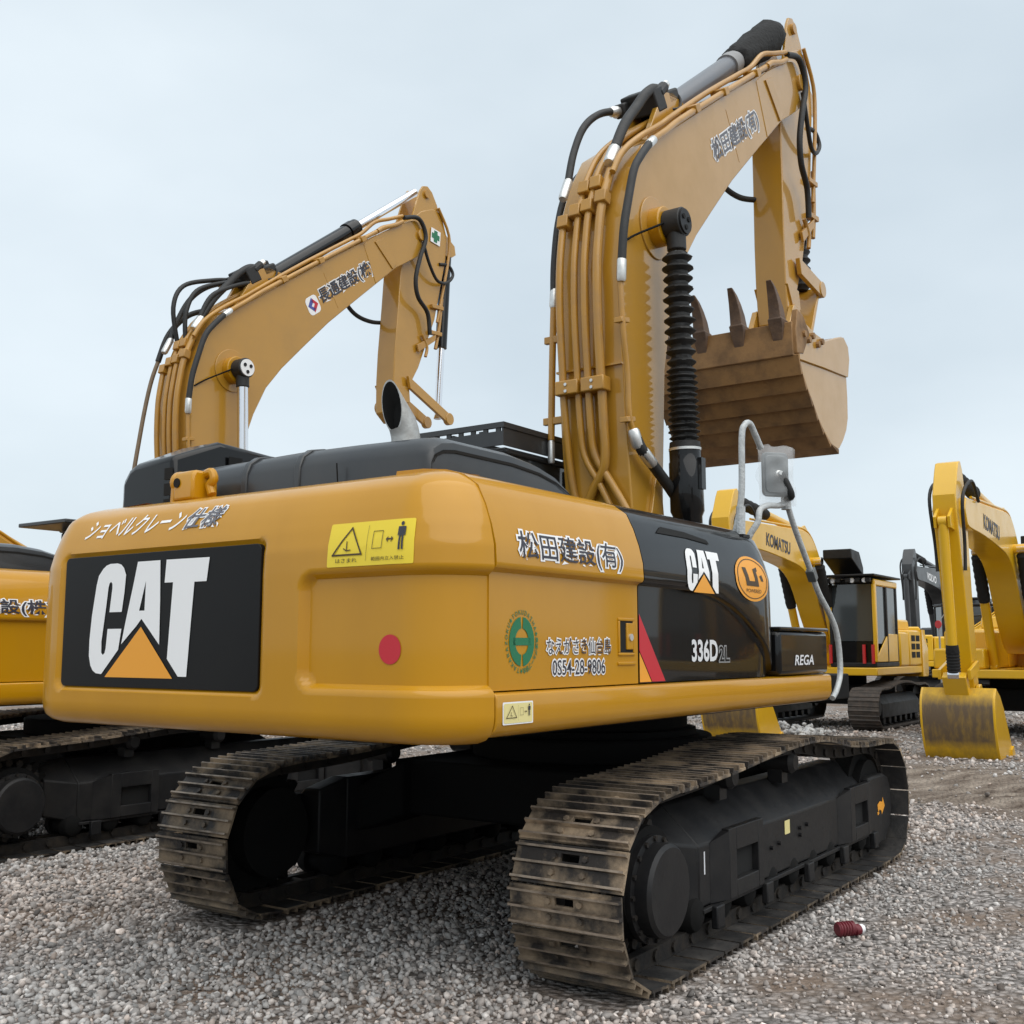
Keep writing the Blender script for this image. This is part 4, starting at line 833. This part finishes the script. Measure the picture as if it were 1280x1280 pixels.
        part('tip_boss', MB().cyl((r((3.86, 5.06))[0], ya - .05, r((3.86, 5.06))[1]), (r((3.86, 5.06))[0], ya + .05, r((3.86, 5.06))[1]), .10, 20), 'catboom', st)
        hose('hydraulic_pipe', [(r(p)[0], ya + s * .04, r(p)[1]) for p in [(4.2, 6.2), (4.32, 6.05), (4.30, 5.9)]], .024, 'pipe', st, 4)
    part('stick_bracket', MB().xz([r(p) for p in [(4.1, 6.02), (4.5, 6.30), (4.49, 6.2), (4.14, 5.92)]], ys0 - .05, ys0 - .02), 'pipe', st, .004)
    hose('hydraulic_pipe', [(r(p)[0], YC - .19, r(p)[1]) for p in [(4.40, 8.25), (4.68, 7.93), (4.70, 7.55), (4.62, 7.0), (4.53, 6.5)]], .022, 'pipe', st, 4)
    hose('hydraulic_pipe', [(r(p)[0], YC - .17, r(p)[1]) for p in [(4.63, 6.9), (4.60, 6.4), (4.55, 6.1)]], .026, 'pipe', st, 4)
    for t in (6.72, 6.32): part('pipe_clamp', MB().obox((r((4.50, t))[0], YC - .185, r((4.50, t))[1]), (.13, 0, .01), (0, .035, 0), (0, 0, .028)), 'pipe', st, .005)
    if not main: decal('safety_cross', [rrect(4.28, 4.50, 7.68, 7.90, .005)], 'white', st, lambda u, v, l: Vector((r((u, v))[0], ys0 - l - .013, r((u, v))[1])), .002); decal('cross_print', [[(4.30, 7.75), (4.35, 7.75), (4.35, 7.70), (4.43, 7.70), (4.43, 7.75), (4.48, 7.75), (4.48, 7.83), (4.43, 7.83), (4.43, 7.88), (4.35, 7.88), (4.35, 7.83), (4.30, 7.83)]], 'greenv', st, lambda u, v, l: Vector((r((u, v))[0], ys0 - l - .013, r((u, v))[1])), .004)
    # bucket cylinder, links
    a, b = r((4.86, 7.75)), (r((4.62, 5.55)) if main else (4.70, 5.08)); m_ = (a[0] * .42 + b[0] * .58, a[1] * .42 + b[1] * .58)
    for y in (-.1, .13): part('cylinder_bracket', MB().xz([r(p) for p in [(4.55, 8.0), (4.9, 7.85), (4.94, 7.72), (4.85, 7.65), (4.6, 7.6)]], y - .02, y + .02), 'catboom', st, .005)
    bk = part('bucket_cylinder', MB().cyl((a[0], YC, a[1]), (m_[0], YC, m_[1]), .088, 22), 'pipe' if main else 'blk', root, up=True)
    if main:
        q = MB(); boot(q, (m_[0], YC, m_[1]), (b[0], YC, b[1]), .06, .09, 9); part('rubber_boot', q, 'rubber', bk)
    else: part('cylinder_rod', MB().cyl((m_[0], YC, m_[1]), (b[0], YC, b[1]), .055, 18), 'chrome', bk)
    pe = r((3.96, 5.60)); pl = (r((4.62, 5.52))[0], r((4.62, 5.52))[1])
    if not main: pe, pl = r((3.96, 5.42)), (4.70, 5.05)
    for y in (YC - .21, YC + .21): part('link_bar', MB().obox(((pe[0] + pl[0]) / 2, y, (pe[1] + pl[1]) / 2), ((pl[0] - pe[0]) / 2, 0, (pl[1] - pe[1]) / 2), (0, .025, 0), (-.02, 0, .085)).cyl((pl[0], y - .035, pl[1]), (pl[0], y + .035, pl[1]), .09, 18), 'catboom', root, .006, True)
    # ---- bucket
    if not main: return
    rb = lambda p: rot2(p, pv, sa) if main else rot2(rot2(p, (3.86, 5.06), R(88)), pv, sa)
    po = rb((3.75, 4.85))
    part('bucket_link', MB().obox(((pl[0] + rb((4.25, 4.78))[0]) / 2, YC, (pl[1] + rb((4.25, 4.78))[1]) / 2), ((pl[0] - rb((4.25, 4.78))[0]) / 2, 0, (pl[1] - rb((4.25, 4.78))[1]) / 2), (0, .20, 0), (.055, 0, .055)), 'catboom', root, .01, True)
    hb = .70
    out_ = [(2.42, 4.47), (2.43, 4.23), (2.52, 4.07), (2.63, 3.955), (2.77, 3.835), (2.89, 3.72), (3.04, 3.62), (3.22, 3.535), (3.43, 3.51), (3.58, 3.545), (3.7, 3.64), (3.81, 3.76), (3.87, 3.89), (3.88, 4.1), (3.87, 4.3), (3.93, 4.5), (3.90, 4.64), (3.77, 4.71)]
    sh = MB(); inn_ = [(3.2 + (a_ - 3.2) * .955, 4.15 + (c_ - 4.15) * .95) for a_, c_ in out_]
    sh.xz([rb(p) for p in out_ + inn_[::-1]], YC - hb + .03, YC + hb - .03); bu = part('bucket', sh, 'bucket', root, .004, True, ang=25)
    side = out_ + [(3.6, 4.66), (3.23, 4.54), (2.9, 4.55), (2.5, 4.62)]
    for s in (-1, 1):
        y = YC + s * hb; a_, c_ = sorted((y, y - s * .035)); part('side_plate', MB().xz([rb(p) for p in side], a_, c_), 'catboom', bu, .006)
        a_, c_ = sorted((y, y + s * .02)); part('side_reinforcement', MB().xz([rb(p) for p in [(2.47, 4.44), (2.52, 4.20), (3.2, 4.26), (3.868, 4.31), (3.925, 4.5), (3.9, 4.63), (3.77, 4.70), (3.6, 4.655), (3.23, 4.535), (2.9, 4.545), (2.5, 4.61)]], a_, c_), 'catboom', bu, .006)
        part('side_cutter', MB().xz([rb(p) for p in [(2.42, 4.46), (2.44, 4.24), (2.60, 4.27), (2.78, 4.50), (2.62, 4.63), (2.48, 4.66)]], y - .028, y + .028), 'bucket', bu, .006)
        bt = MB()
        for p in ((2.62, 4.46), (2.74, 4.43), (2.84, 4.49), (2.98, 4.44), (3.08, 4.49)): p = rb(p); bt.cyl((p[0], y, p[1]), (p[0], y + s * .05, p[1]), .032, 8)
        part('cutter_bolts', bt, 'bucket', bu)['kind'] = 'stuff'
    for k in range(7):     # stepped wear plates on the floor
        i = 1 + k; (ax_, az_), (bx_, bz_) = out_[i], out_[i + 1]; dx_, dz_ = bx_ - ax_, bz_ - az_; l_ = math.hypot(dx_, dz_); nx_, nz_ = dz_ / l_, -dx_ / l_
        nx_, nz_ = (nx_, nz_) if nx_ * (3.2 - ax_) + nz_ * (4.15 - az_) < 0 else (-nx_, -nz_)
        q = MB(); q.xz([rb(p) for p in [(ax_ + nx_ * .002, az_ + nz_ * .002), (bx_ + nx_ * .002, bz_ + nz_ * .002), (bx_ + nx_ * .05, bz_ + nz_ * .05), (ax_ + nx_ * .012, az_ + nz_ * .012)]], YC - hb - .045, YC + hb + .045); part('wear_plate', q, 'bucket', bu, .003)
    lipm = MB(); lipm.xz([rb(p) for p in [(2.40, 4.53), (2.40, 4.22), (2.47, 4.20), (2.47, 4.53)]], YC - hb, YC + hb); part('cutting_edge', lipm, 'bucket', bu, .006)
    for k in range(4):
        y = -.55 + k * .375; t = MB()
        t.rings([[(rb((x0_, z0_))[0], y + yy * w_, rb((x0_, z0_))[1]) for x0_, yy in ((c0_ - th_, -1), (c0_ - th_, 1), (c0_ + th_, 1), (c0_ + th_, -1)) for z0_ in (zz_,)] for c0_, zz_, w_, th_ in ((2.46, 4.26, .03, .02), (2.44, 4.40, .05, .05), (2.43, 4.50, .066, .075), (2.41, 4.56, .068, .08), (2.405, 4.57, .056, .068), (2.375, 4.67, .052, .058), (2.33, 4.76, .044, .045), (2.28, 4.83, .036, .030), (2.22, 4.885, .024, .012))])
        part('bucket_tooth', t, 'tooth', bu, .012, ang=50)
    for y in (YC - .2, YC + .2): part('bucket_ear', MB().xz([rb(p) for p in [(3.2, 4.5), (3.95, 4.5), (4.33, 4.70), (4.33, 4.85), (4.22, 4.88), (4.0, 4.80), (3.86, 5.12), (3.74, 5.12), (3.55, 4.8)]], y - .03, y + .03), 'catboom', bu, .008)

def mirror_rail(root):
    h = part('handrail', MB().tube(crom([(-.42, -1.30, 2.25), (-.42, -1.37, 2.55), (-.41, -1.38, 2.94), (-.37, -1.385, 3.03), (-.30, -1.39, 3.05), (-.23, -1.395, 2.99), (-.15, -1.40, 2.91)], 6), .0205, 10), 'plastic', root, up=True, ang=60)
    part('rail_sleeve', MB().tube([(-.42, -1.36, 2.30), (-.42, -1.365, 2.50)], .029, 10), 'plastic', h)
    part('rail_foot', MB().box(-.47, -.37, -1.40, -1.31, 2.30, 2.32), 'frame', h)
    lo_ = part('handrail', MB().tube(crom([(-.24, -1.28, 2.20), (-.22, -1.34, 2.34), (-.20, -1.385, 2.42), (-.17, -1.39, 2.50), (-.06, -1.40, 2.54), (.12, -1.41, 2.56), (.24, -1.41, 2.60)], 6), .0205, 10), 'plastic', root, up=True, ang=60)
    part('handrail', MB().tube(crom([(.24, -1.41, 2.62), (.36, -1.41, 2.46), (.62, -1.42, 2.17), (.76, -1.43, 2.0), (.95, -1.44, 1.85), (1.06, -1.45, 1.70), (1.10, -1.45, 1.45), (.98, -1.46, 1.32), (.88, -1.46, 1.26)], 5), .0205, 10), 'plastic', root, up=True, ang=60)
    part('rail_joint', MB().obox((.66, -1.42, 2.125), (.03, 0, -.035), (0, .03, 0), (.02, 0, .018)), 'mirrorback', lo_, .004)
    # mirror seen from behind: housing, stalk, knob, wrapped in clear film
    D = Vector((.20, -.17, .0)).normalized(); c = Vector((.10, -1.40, 2.77)); Dn = Vector((-D.y * -1, D.x * -1, 0)); Dn = Vector((-.64, -.76, 0)).normalized(); D = Vector((.76, -.64, 0))
    pts = rrect(-.095, .095, -.15, .15, .035, 4)
    mr = MB().prism(pts, lambda a, b, w: c + D * a + Vector((0, 0, b)) + Dn * (.0 if w else -.03)); mr.prism([(a * .85, b * .85) for a, b in pts], lambda a, b, w: c + D * a + Vector((0, 0, b)) + Dn * (.012 if w else .001))
    mo = part('mirror', mr, 'mirrorback', root, .008, True)
    part('mirror_knob', MB().lathe(c + Dn * .012, c + Dn * .1, [(0, .022), (.03, .022), (.035, .014), (.06, .014)], 14), 'silver', mo)
    part('mirror_stalk', MB().tube(crom([c + Dn * .05 + D * .01, c + Dn * .06 + D * .05 + Vector((0, 0, -.08)), c + Dn * .045 + D * .085 + Vector((0, 0, -.15)), Vector((.24, -1.41, 2.62))], 5), .024, 10), 'rubber', mo, ang=60)
    part('stalk_clamp', MB().cyl((.24, -1.41, 2.545), (.24, -1.41, 2.66), .034, 12), 'plastic', mo)
    fl = MB(); nx_, nz_ = 12, 16
    ph = rng.uniform(0, 6, 8)
    G = []
    for i in range(nx_ + 1):
        for j in range(nz_ + 1):
            a, b = -.135 + .27 * i / nx_, -.215 + .405 * j / nz_
            e = max(abs(a) / .135, abs(b + .0125) / .2) ** 3
            wv = .010 * sin(a * 40 + b * 23 + ph[0]) + .008 * sin(a * 25 - b * 47 + ph[1]) + .012 * e * sin(b * 30 + a * 60)
            G.append(c + D * (a + .012 * sin(b * 25 + ph[2]) * (abs(a) > .1)) + Vector((0, 0, b + .02 * (a / .135) * (j == nz_) * sin(a * 30))) + Dn * (.085 * max(0, 1 - e) + .0 + wv))
    fl.add(G, [(i * (nz_ + 1) + j, (i + 1) * (nz_ + 1) + j, (i + 1) * (nz_ + 1) + j + 1, i * (nz_ + 1) + j + 1) for i in range(nx_) for j in range(nz_)])
    G2 = [c + D * (-.13 + .26 * i / nx_) + Vector((0, 0, -.21 + .40 * j / nz_)) - Dn * (.045 * max(0, 1 - max(abs(-1 + 2 * i / nx_), abs(-1 + 2 * j / nz_)) ** 3)) for i in range(nx_ + 1) for j in range(nz_ + 1)]
    fl.add(G2, [(i * (nz_ + 1) + j, (i + 1) * (nz_ + 1) + j, (i + 1) * (nz_ + 1) + j + 1, i * (nz_ + 1) + j + 1) for i in range(nx_) for j in range(nz_)])
    part('plastic_wrap', fl, 'film', mo, ang=80)

ochre_excavator('large ochre and black excavator closest to the camera, black rubber boots on its boom cylinders', (0, 0, 0), True)
ochre_excavator('ochre excavator with bare bright cylinder rods and a green cross on its stick', (.90, 5.92, -.10), False)

# ------------------------------------------------------------------ the other machines of the yard
def digger(label, loc, rz, c, ba, sa, ka, text_=None, txtmat='kanji', cab=True, boots=True, guard=True, scale=1., bucket='komdust', arm=True):
    root = thing('excavator', label, 'excavator', loc, rz, 'excavators parked in rows on the gravel yard'); root.scale = (scale,) * 3
    # tracks
    B = [(-1.6, 0), (0, 0), (1.55, 0), (1.85, .06), (2.05, .25), (2.08, .48), (1.98, .70), (1.75, .82), (1.2, .84), (.4, .93), (-.3, .93), (-1.0, .86), (-1.6, .86), (-1.95, .74), (-2.1, .45), (-2.02, .2), (-1.85, .04)]
    n = 47; P, Ln = resample(crom(B, 8, True), n * 2)
    for yc, s in ((-1.2, -1), (1.2, 1)):
        mb = MB(); T = [(P[(i + 1) % len(P)] - P[i - 1]) for i in range(len(P))]; T = [t / np.linalg.norm(t) for t in T]
        for i in range(0, len(P), 2):
            t = T[i]; q = P[i]; nn = np.array([t[1], -t[0]]); h = Ln / n / 2 - .004
            sec = [(-h, -.045), (-h, -.02), (-h + .02, 0), (-h + .045, -.02), (0, -.02), (.015, -.004), (.03, -.02), (h, -.02), (h, -.045)]
            mb.prism(sec, lambda a, b, w: (q[0] + t[0] * a + nn[0] * b, yc + (-.3, .3)[w], q[1] + t[1] * a + nn[1] * b))
        part('track_belt', mb, 'kshoe', root, ang=30)
        f = MB(); f.yz([(yc - .18, .22), (yc + .18, .22), (yc + .18, .5), (yc + .05, .68), (yc - .05, .68), (yc - .18, .5)], -1.4, 1.4)
        for x, r in ((-1.62, .38), (1.66, .36)): f.cyl((x, yc - .08, .44), (x, yc + .08, .44), r, 24); f.cyl((x, yc - .2, .44), (x, yc + .2, .44), .17, 18)
        for k in range(7): f.cyl((-1.2 + k * .4, yc - .16, .17), (-1.2 + k * .4, yc + .16, .17), .09, 12)
        part('track_frame', f, 'frame', root, .01)
    part('undercarriage', MB().box(-.8, .8, -1.05, 1.05, .45, .85).cyl((0, 0, .85), (0, 0, 1.06), .65, 32), 'dark', root, .02)
    dk = part('deck', MB().box(-2.3, 1.55, -1.36, 1.36, 1.06, 1.22), c, root, .02)
    # counterweight
    w = MB(); w.rings([[(-2.78 + .7 * (1 - cos(a)) * .55 + (.06 if z > 1.9 or z < 1.0 else 0), 1.38 * sin(a) * (.97 if z > 1.9 else 1), z) for a in np.linspace(-pi / 2, pi / 2, 15)] + [(-1.9, 1.38, z), (-1.9, -1.38, z)] for z in (.98, 1.05, 1.6, 1.95, 2.02)]); part('counterweight', w, c, root, ang=40)
    part('engine_hood', MB().xz([(-2.35, 2.0), (-2.25, 2.25), (-1.2, 2.25), (-1.1, 2.0)], -1.0, 1.0), c, root, .04)
    for s, x1 in ((-1, 1.2), (1, -.35)):
        a, b = sorted((s * .45, s * 1.36)); d = part('side_door', MB().box(-1.9, -.9, a, b, 1.225, 2.0), c, root, .04)
        if x1 > 0: part('tank', MB().box(-.88, .5, a, b, 1.225, 1.95), c, root, .05); part('tool_box', MB().box(.52, 1.4, a, b, 1.225, 1.6), c, root, .04)
        else: part('side_door', MB().box(-.88, -.2, a, b, 1.225, 1.95), c, root, .04)
        g = MB()
        for r_ in range(3):
            for q in range(2): a_, b_ = sorted((s * 1.362, s * 1.366)); g.box(-1.75 + q * .38, -1.45 + q * .38, a_, b_, 1.4 + r_ * .18, 1.53 + r_ * .18)
        part('grille', g, 'soot', d)
    if cab:
        cb = MB(); cb.box(-.15, 1.5, .40, 1.34, 1.225, 1.32)
        for x, y in ((-.15, .40), (-.15, 1.27), (1.40, .40), (1.40, 1.27), (.62, 1.28)): cb.box(x, x + .09, y, y + .07, 1.32, 2.92)
        cb.box(-.15, 1.5, .40, 1.34, 2.92, 3.0)
        ca = part('cab', cb, 'frame', root, .02)
        part('front_window', MB().box(1.44, 1.46, .475, 1.265, 1.75, 2.9), 'glass', ca); part('front_panel', MB().box(1.43, 1.47, .475, 1.265, 1.32, 1.74), 'blk', ca)
        part('rear_window', MB().box(-.12, -.10, .475, 1.265, 1.32, 2.9), 'glass', ca); part('side_window', MB().box(-.05, 1.39, .43, .445, 1.32, 2.9), 'glass', ca)
        part('door_window', MB().box(.72, 1.39, 1.30, 1.315, 1.7, 2.88), 'glass', ca); part('quarter_window', MB().box(-.05, .61, 1.30, 1.315, 1.9, 2.88), 'glass', ca)
        part('door_skin', MB().xz([(-.06, 1.33), (1.39, 1.33), (1.39, 1.45), (1.0, 1.68), (.62, 1.9), (-.06, 1.9)], 1.318, 1.345), c, ca, .01)
        part('pillar', MB().box(1.40, 1.52, 1.285, 1.36, 1.33, 2.9), c, ca, .02); part('roof_rim', MB().box(-.12, 1.52, 1.30, 1.36, 2.86, 3.0), c, ca, .03)
        part('seat', MB().box(.3, .75, .65, 1.1, 1.6, 1.75).box(.25, .38, .65, 1.1, 1.75, 2.4), 'frame', ca, .04)
        if guard:
            gd = MB(); gd.box(-.2, 1.75, .32, 1.42, 3.05, 3.09)
            for k in range(5): gd.box(1.62, 1.70, .42 + k * .2, .52 + k * .2, 2.93, 3.02)
            part('roof_guard', gd, 'frame', ca, .01); hatch = MB(); hatch.rings([[(x, y, z) for x, z in ((.5, 3.12), (1.3, 3.45), (1.3, 3.65), (.75, 3.62), (.5, 3.3))] for y in (.25, .85)]); part('roof_visor', hatch, 'frame', ca, .02)
            for y in (.55, .95, 1.2): part('work_light', MB().lathe((1.58, y, 2.97), (1.7, y, 2.97), [(0, .02), (.03, .05), (.09, .05)], 12), 'whitemetal', ca)
            for y in (.42, 1.28, 1.1): part('red_lamp', MB().cyl((1.52, y, 1.3), (1.52, y, 1.68), .035, 8), 'redlamp', ca)
    if not arm: return root
    # arm: boom profile in (along, up), foot at origin
    F = Vector((.35, 0, 1.72)); bl = 5.5
    low = [(-.05, -.22), (.5, -.2), (1.2, .12), (1.9, .52), (2.5, .60), (3.2, .45), (4.4, .10), (5.35, -.22), (5.55, -.2)]
    upp = [(-.2, .1), (-.1, .25), (.3, .38), (.9, .75), (1.6, 1.20), (2.15, 1.42), (2.6, 1.40), (3.3, 1.12), (4.5, .62), (5.45, .22), (5.66, .12), (5.7, -.08)]
    ra = lambda p, a=ba: (F.x + p[0] * cos(a) - p[1] * sin(a), F.z + p[0] * sin(a) + p[1] * cos(a))
    bo = part('boom', MB().xz([ra(p) for p in crom(low, 3) + crom(upp[::-1], 3)], -.24, .24), c, root, .015, ang=28)
    tip = ra((bl, 0))
    # stick in its own frame: pivot at origin, hanging along -z when sa = 0
    rs = lambda p: (tip[0] + p[0] * cos(sa) - p[1] * sin(sa), tip[1] + p[0] * sin(sa) + p[1] * cos(sa))
    part('stick', MB().xz([rs(p) for p in [(-.16, -2.75), (-.17, -1.2), (-.20, -.25), (-.22, .1), (-.12, .62), (-.02, .76), (.12, .74), (.22, .62), (.45, .25), (.46, -.1), (.36, -.8), (.18, -2.3), (.14, -2.78), (0, -2.87), (-.12, -2.85)]], -.17, .17), c, root, .015, ang=28)
    stick = root.children[-1]
    ke = rs((0, -2.75)); rk = lambda p: (ke[0] + p[0] * cos(sa + ka) - p[1] * sin(sa + ka), ke[1] + p[0] * sin(sa + ka) + p[1] * cos(sa + ka))
    # cylinders
    def cyl2(a, b, y, f, ro, name, par):
        a, b = Vector((a[0], y, a[1])), Vector((b[0], y, b[1])); m_ = a.lerp(b, f)
        o = part(name, MB().cyl(a, m_, ro, 18).cyl(a - Vector((0, .06, 0)), a + Vector((0, .06, 0)), ro * 1.1, 14), c, par)
        if boots:
            q = MB(); l_ = (b - m_).length; q.lathe(m_, b, [(-.12, ro * 1.15)] + [(l_ * k / 14, ro * (1.2 if k % 2 else 1.32)) for k in range(13)] + [(l_ * .93, ro * .8)], 18); part('cylinder_sleeve', q, 'cloth', o)
        part('cylinder_rod', MB().cyl(m_, b, ro * .6, 14).cyl(b - Vector((0, .08, 0)), b + Vector((0, .08, 0)), ro, 14), 'chrome', o)
    for y in (-.38, .38): cyl2((F.x + .55, F.z - .45), ra((2.1, .95)), y, .62, .085, 'boom_cylinder', root)
    part('cylinder_pin', MB().cyl((ra((2.1, .95))[0], -.44, ra((2.1, .95))[1]), (ra((2.1, .95))[0], .44, ra((2.1, .95))[1]), .085, 16), c, root)
    cyl2(ra((2.3, 1.55)), rs((.02, .62)), 0, .55, .09, 'stick_cylinder', root)
    for y in (-.1, .1): part('cylinder_bracket', MB().xz([ra(p) for p in [(1.9, 1.3), (2.15, 1.62), (2.35, 1.66), (2.75, 1.33)]], y - .02, y + .02), c, bo)
    lk = rs((.62, -2.42))
    cyl2(rs((.62, -.15)), lk, 0, .86, .075, 'bucket_cylinder', root)
    for y in (-.1, .1): part('cylinder_bracket', MB().xz([rs(p) for p in [(.35, .1), (.7, -.08), (.68, -.24), (.38, -.3)]], y - .02, y + .02), c, stick)
    for y in (-.21, .21): a, b = rs((.02, -2.35)), lk; part('link_bar', MB().obox(((a[0] + b[0]) / 2, y, (a[1] + b[1]) / 2), ((b[0] - a[0]) / 2, 0, (b[1] - a[1]) / 2), (0, .025, 0), ((a[1] - b[1]) * .12, 0, (b[0] - a[0]) * .12)), c, root, .005)
    b2 = rk((.42, .02)); part('bucket_link', MB().obox(((lk[0] + b2[0]) / 2, 0, (lk[1] + b2[1]) / 2), ((b2[0] - lk[0]) / 2, 0, (b2[1] - lk[1]) / 2), (0, .17, 0), ((lk[1] - b2[1]) * .15, 0, (b2[0] - lk[0]) * .15)), c, root, .01)
    # pipes
    for y in (-.2, .2): hose('hydraulic_pipe', [(ra(p)[0], y, ra(p)[1]) for p in [(.2, .40), (.9, .80), (1.6, 1.25), (2.15, 1.47), (2.6, 1.45), (3.3, 1.17), (4.5, .67), (5.2, .38)]], .022, c, bo, 4)
    for y in (-.26, .27): hose('hose', [(ra((5.0, .40))[0], y, ra((5.0, .40))[1]), (ra((5.5, .5))[0], y, ra((5.5, .5))[1]), (rs((.35, .2))[0], y * .9, rs((.35, .2))[1]), (rs((.3, -.5))[0], y * .8, rs((.3, -.5))[1]), (rs((.33, -.9))[0], y * .75, rs((.33, -.9))[1])], .026, 'rubber', bo)
    hose('hose', [(F.x - .2, .12, F.z + .1), (F.x - .5, .12, F.z + .7), (ra((.3, .6))[0], .12, ra((.3, .6))[1] + .25), (ra((.9, .85))[0], .12, ra((.9, .85))[1])], .03, 'rubber', bo)
    # bucket (profile hangs below the stick pin, mouth towards the machine)
    op = crom([(.40, .22), (.60, .08), (.72, -.25), (.71, -.66), (.58, -1.0), (.34, -1.22), (.05, -1.33), (-.25, -1.34)], 3)
    inn = [(-.1 + (x + .1) * .94, -.5 + (z + .5) * .95) for x, z in op]
    hb = .53; bu = part('bucket', MB().xz([rk(p) for p in op + inn[::-1]], -hb + .03, hb - .03), bucket, root, .006)
    for s in (-1, 1):
        a, b = sorted((s * hb, s * (hb - .04))); part('side_plate', MB().xz([rk(p) for p in op + [(-.30, -1.28), (-.12, -.75), (.05, -.25), (.2, .02)]], a, b), c, bu, .008)
        part('side_cutter', MB().xz([rk(p) for p in [(-.32, -1.36), (-.05, -1.36), (.05, -1.2), (-.06, -.95), (-.2, -.95)]], s * hb - .025, s * hb + .025), 'kom' if c == 'kom' else c, bu)
        part('bucket_ear', MB().xz([rk(p) for p in [(.1, -.1), (.66, -.15), (.55, .08), (.48, .14), (.40, .12), (.2, 0), (.08, .12), (-.06, .1), (-.1, -.02)]], s * .21 - .03, s * .21 + .03), c, bu, .008)
    part('cutting_edge', MB().xz([rk(p) for p in [(.06, -1.345), (-.34, -1.37), (-.36, -1.33), (.06, -1.30)]], -hb, hb), bucket, bu)
    for k in range(5):
        y = -.45 + k * .225; t = MB(); t.rings([[(rk((x, z))[0], y + yy, rk((x, z))[1]) for yy, z in ((-w_, z0), (w_, z0), (w_, z1), (-w_, z1))] for x, w_, z0, z1 in ((-.22, .055, -1.41, -1.29), (-.42, .05, -1.42, -1.33), (-.60, .03, -1.41, -1.385))]); part('bucket_tooth', t, 'tooth', bu, .008)
    if text_:
        p0, p1 = ra((3.25, .56)), ra((4.8, .10)); an = atan2(p1[1] - p0[1], p1[0] - p0[0])
        for s in (-1, 1):
            def f(u, v, l, s=s):
                uu = u if s < 0 else 1.25 - u
                return Vector((p0[0] + uu * cos(an) - v * sin(an), s * (.24 + l), p0[1] + uu * sin(an) + v * cos(an)))
            text('boom_lettering', text_, txtmat, bo, f, 1.25, .25, .004, bold=.03)
    return root
K1 = digger('bright yellow excavator with a dark caged cab, its bucket hidden behind the closest machine', (16.9, 3.75, 0), pi, 'kom', R(21), R(-6), R(-14), 'KOMATSU')
K2 = digger('bright yellow excavator resting its muddy bucket on the ground, at the right edge', (16.1, -.2, 0), pi, 'kom', R(21), R(-6), R(-14), 'KOMATSU')
digger('charcoal excavator with white lettering on its boom, standing far behind the yellow ones', (48, 8.2, 0), pi, 'grey', R(21), R(-2), R(-14), 'VOLVO', 'white', guard=False, bucket='grey', scale=1.3)
digger('small far yellow excavator seen from behind its counterweight, between the two bright yellow ones', (28.9, 4.0, 0), R(-62), 'kom', R(4), R(-25), R(-20), guard=False)

digger('ochre excavator with its boom lowered, mostly hidden at the far left behind the others', (-2.35, 10.6, -.09), 0, 'cat', R(-5), R(30), R(-20), guard=False, cab=False, scale=1.17)
def rubble():
    c = [(14.3, 4.2, .7), (13.2, 3.0, .5), (18.5, 1.6, 1.0), (22, 2.2, 1.3), (12.2, 5.6, .6), (26, 1.6, 1.6), (20.5, -1.5, 1.0)]
    X = np.concatenate([rng.normal((a, b), (r * .5, r * .45), (90, 2)) for a, b, r in c]); n = len(X)
    h = np.concatenate([np.full(90, .22 * r) for a, b, r in c]) * rng.uniform(0, 1, n) ** 1.5
    v = rng.uniform(.34, .62, n); stones('rubble', X[:, 0], X[:, 1], h + .02, rng.lognormal(-3.05, .45, n), np.stack([v, v * .985, v * .96], -1), 'whitish rubble lumps scattered in front of the far machines')
rubble()
pp = thing('marker_pole', 'thin pole with a small red disc standing far behind the yellow excavators', 'pole', (24.4, 3.3, 0))
part('pole', MB().tube([(0, 0, 0), (0, 0, 2.3)], .025, 8), 'collar', pp); part('disc', MB().cyl((-.04, .0, 2.25), (-.06, .012, 2.25), .11, 16), 'redlamp', pp)
part('rod', MB().tube([(0, 0, 2.3), (.35, -.5, 3.2)], .012, 6), 'collar', pp)
def copy_tree(o, parent=None):
    c = o.copy(); COL.objects.link(c)
    if parent is not None: c.parent = parent
    for ch in list(o.children): copy_tree(ch, c)
    return c
for y, lb in ((-4.7, 'bright yellow excavator past the right edge, next after the one with the muddy bucket'), (-9.1, 'bright yellow excavator past the right edge, second after the one with the muddy bucket')):
    k = copy_tree(K2); k.location = (16.4, y, 0); k['label'] = lb
# ------------------------------------------------------------------ small things on the ground
cn = thing('can', 'crushed crimson ribbed can lying on the gravel beside the right track', 'can', (-.48, -1.96, .026), R(-38))
q = MB(); pr = [(0, 0), (0, .034), (.008, .038)]
for k in range(7): pr += [(.010 + k * .018, .0415), (.015 + k * .018, .0415), (.018 + k * .018, .034), (.023 + k * .018, .034)]
q.lathe((-.075, 0, 0), (.075, 0, 0), pr + [(.142, .039), (.15, .034), (.15, 0)], 20)
q.v = [(x, y * (1 - .12 * (x > .02)), z * (1 - .2 * (x > .03)) - .01 * (x > .04)) for x, y, z in q.v]
part('can_body', q, 'canred', cn, ang=50)
part('can_mouth', MB().lathe((.072, 0, -.008), (.2, 0, -.008), [(0, .028), (.02, .026), (.03, .02)], 14), 'white', cn)
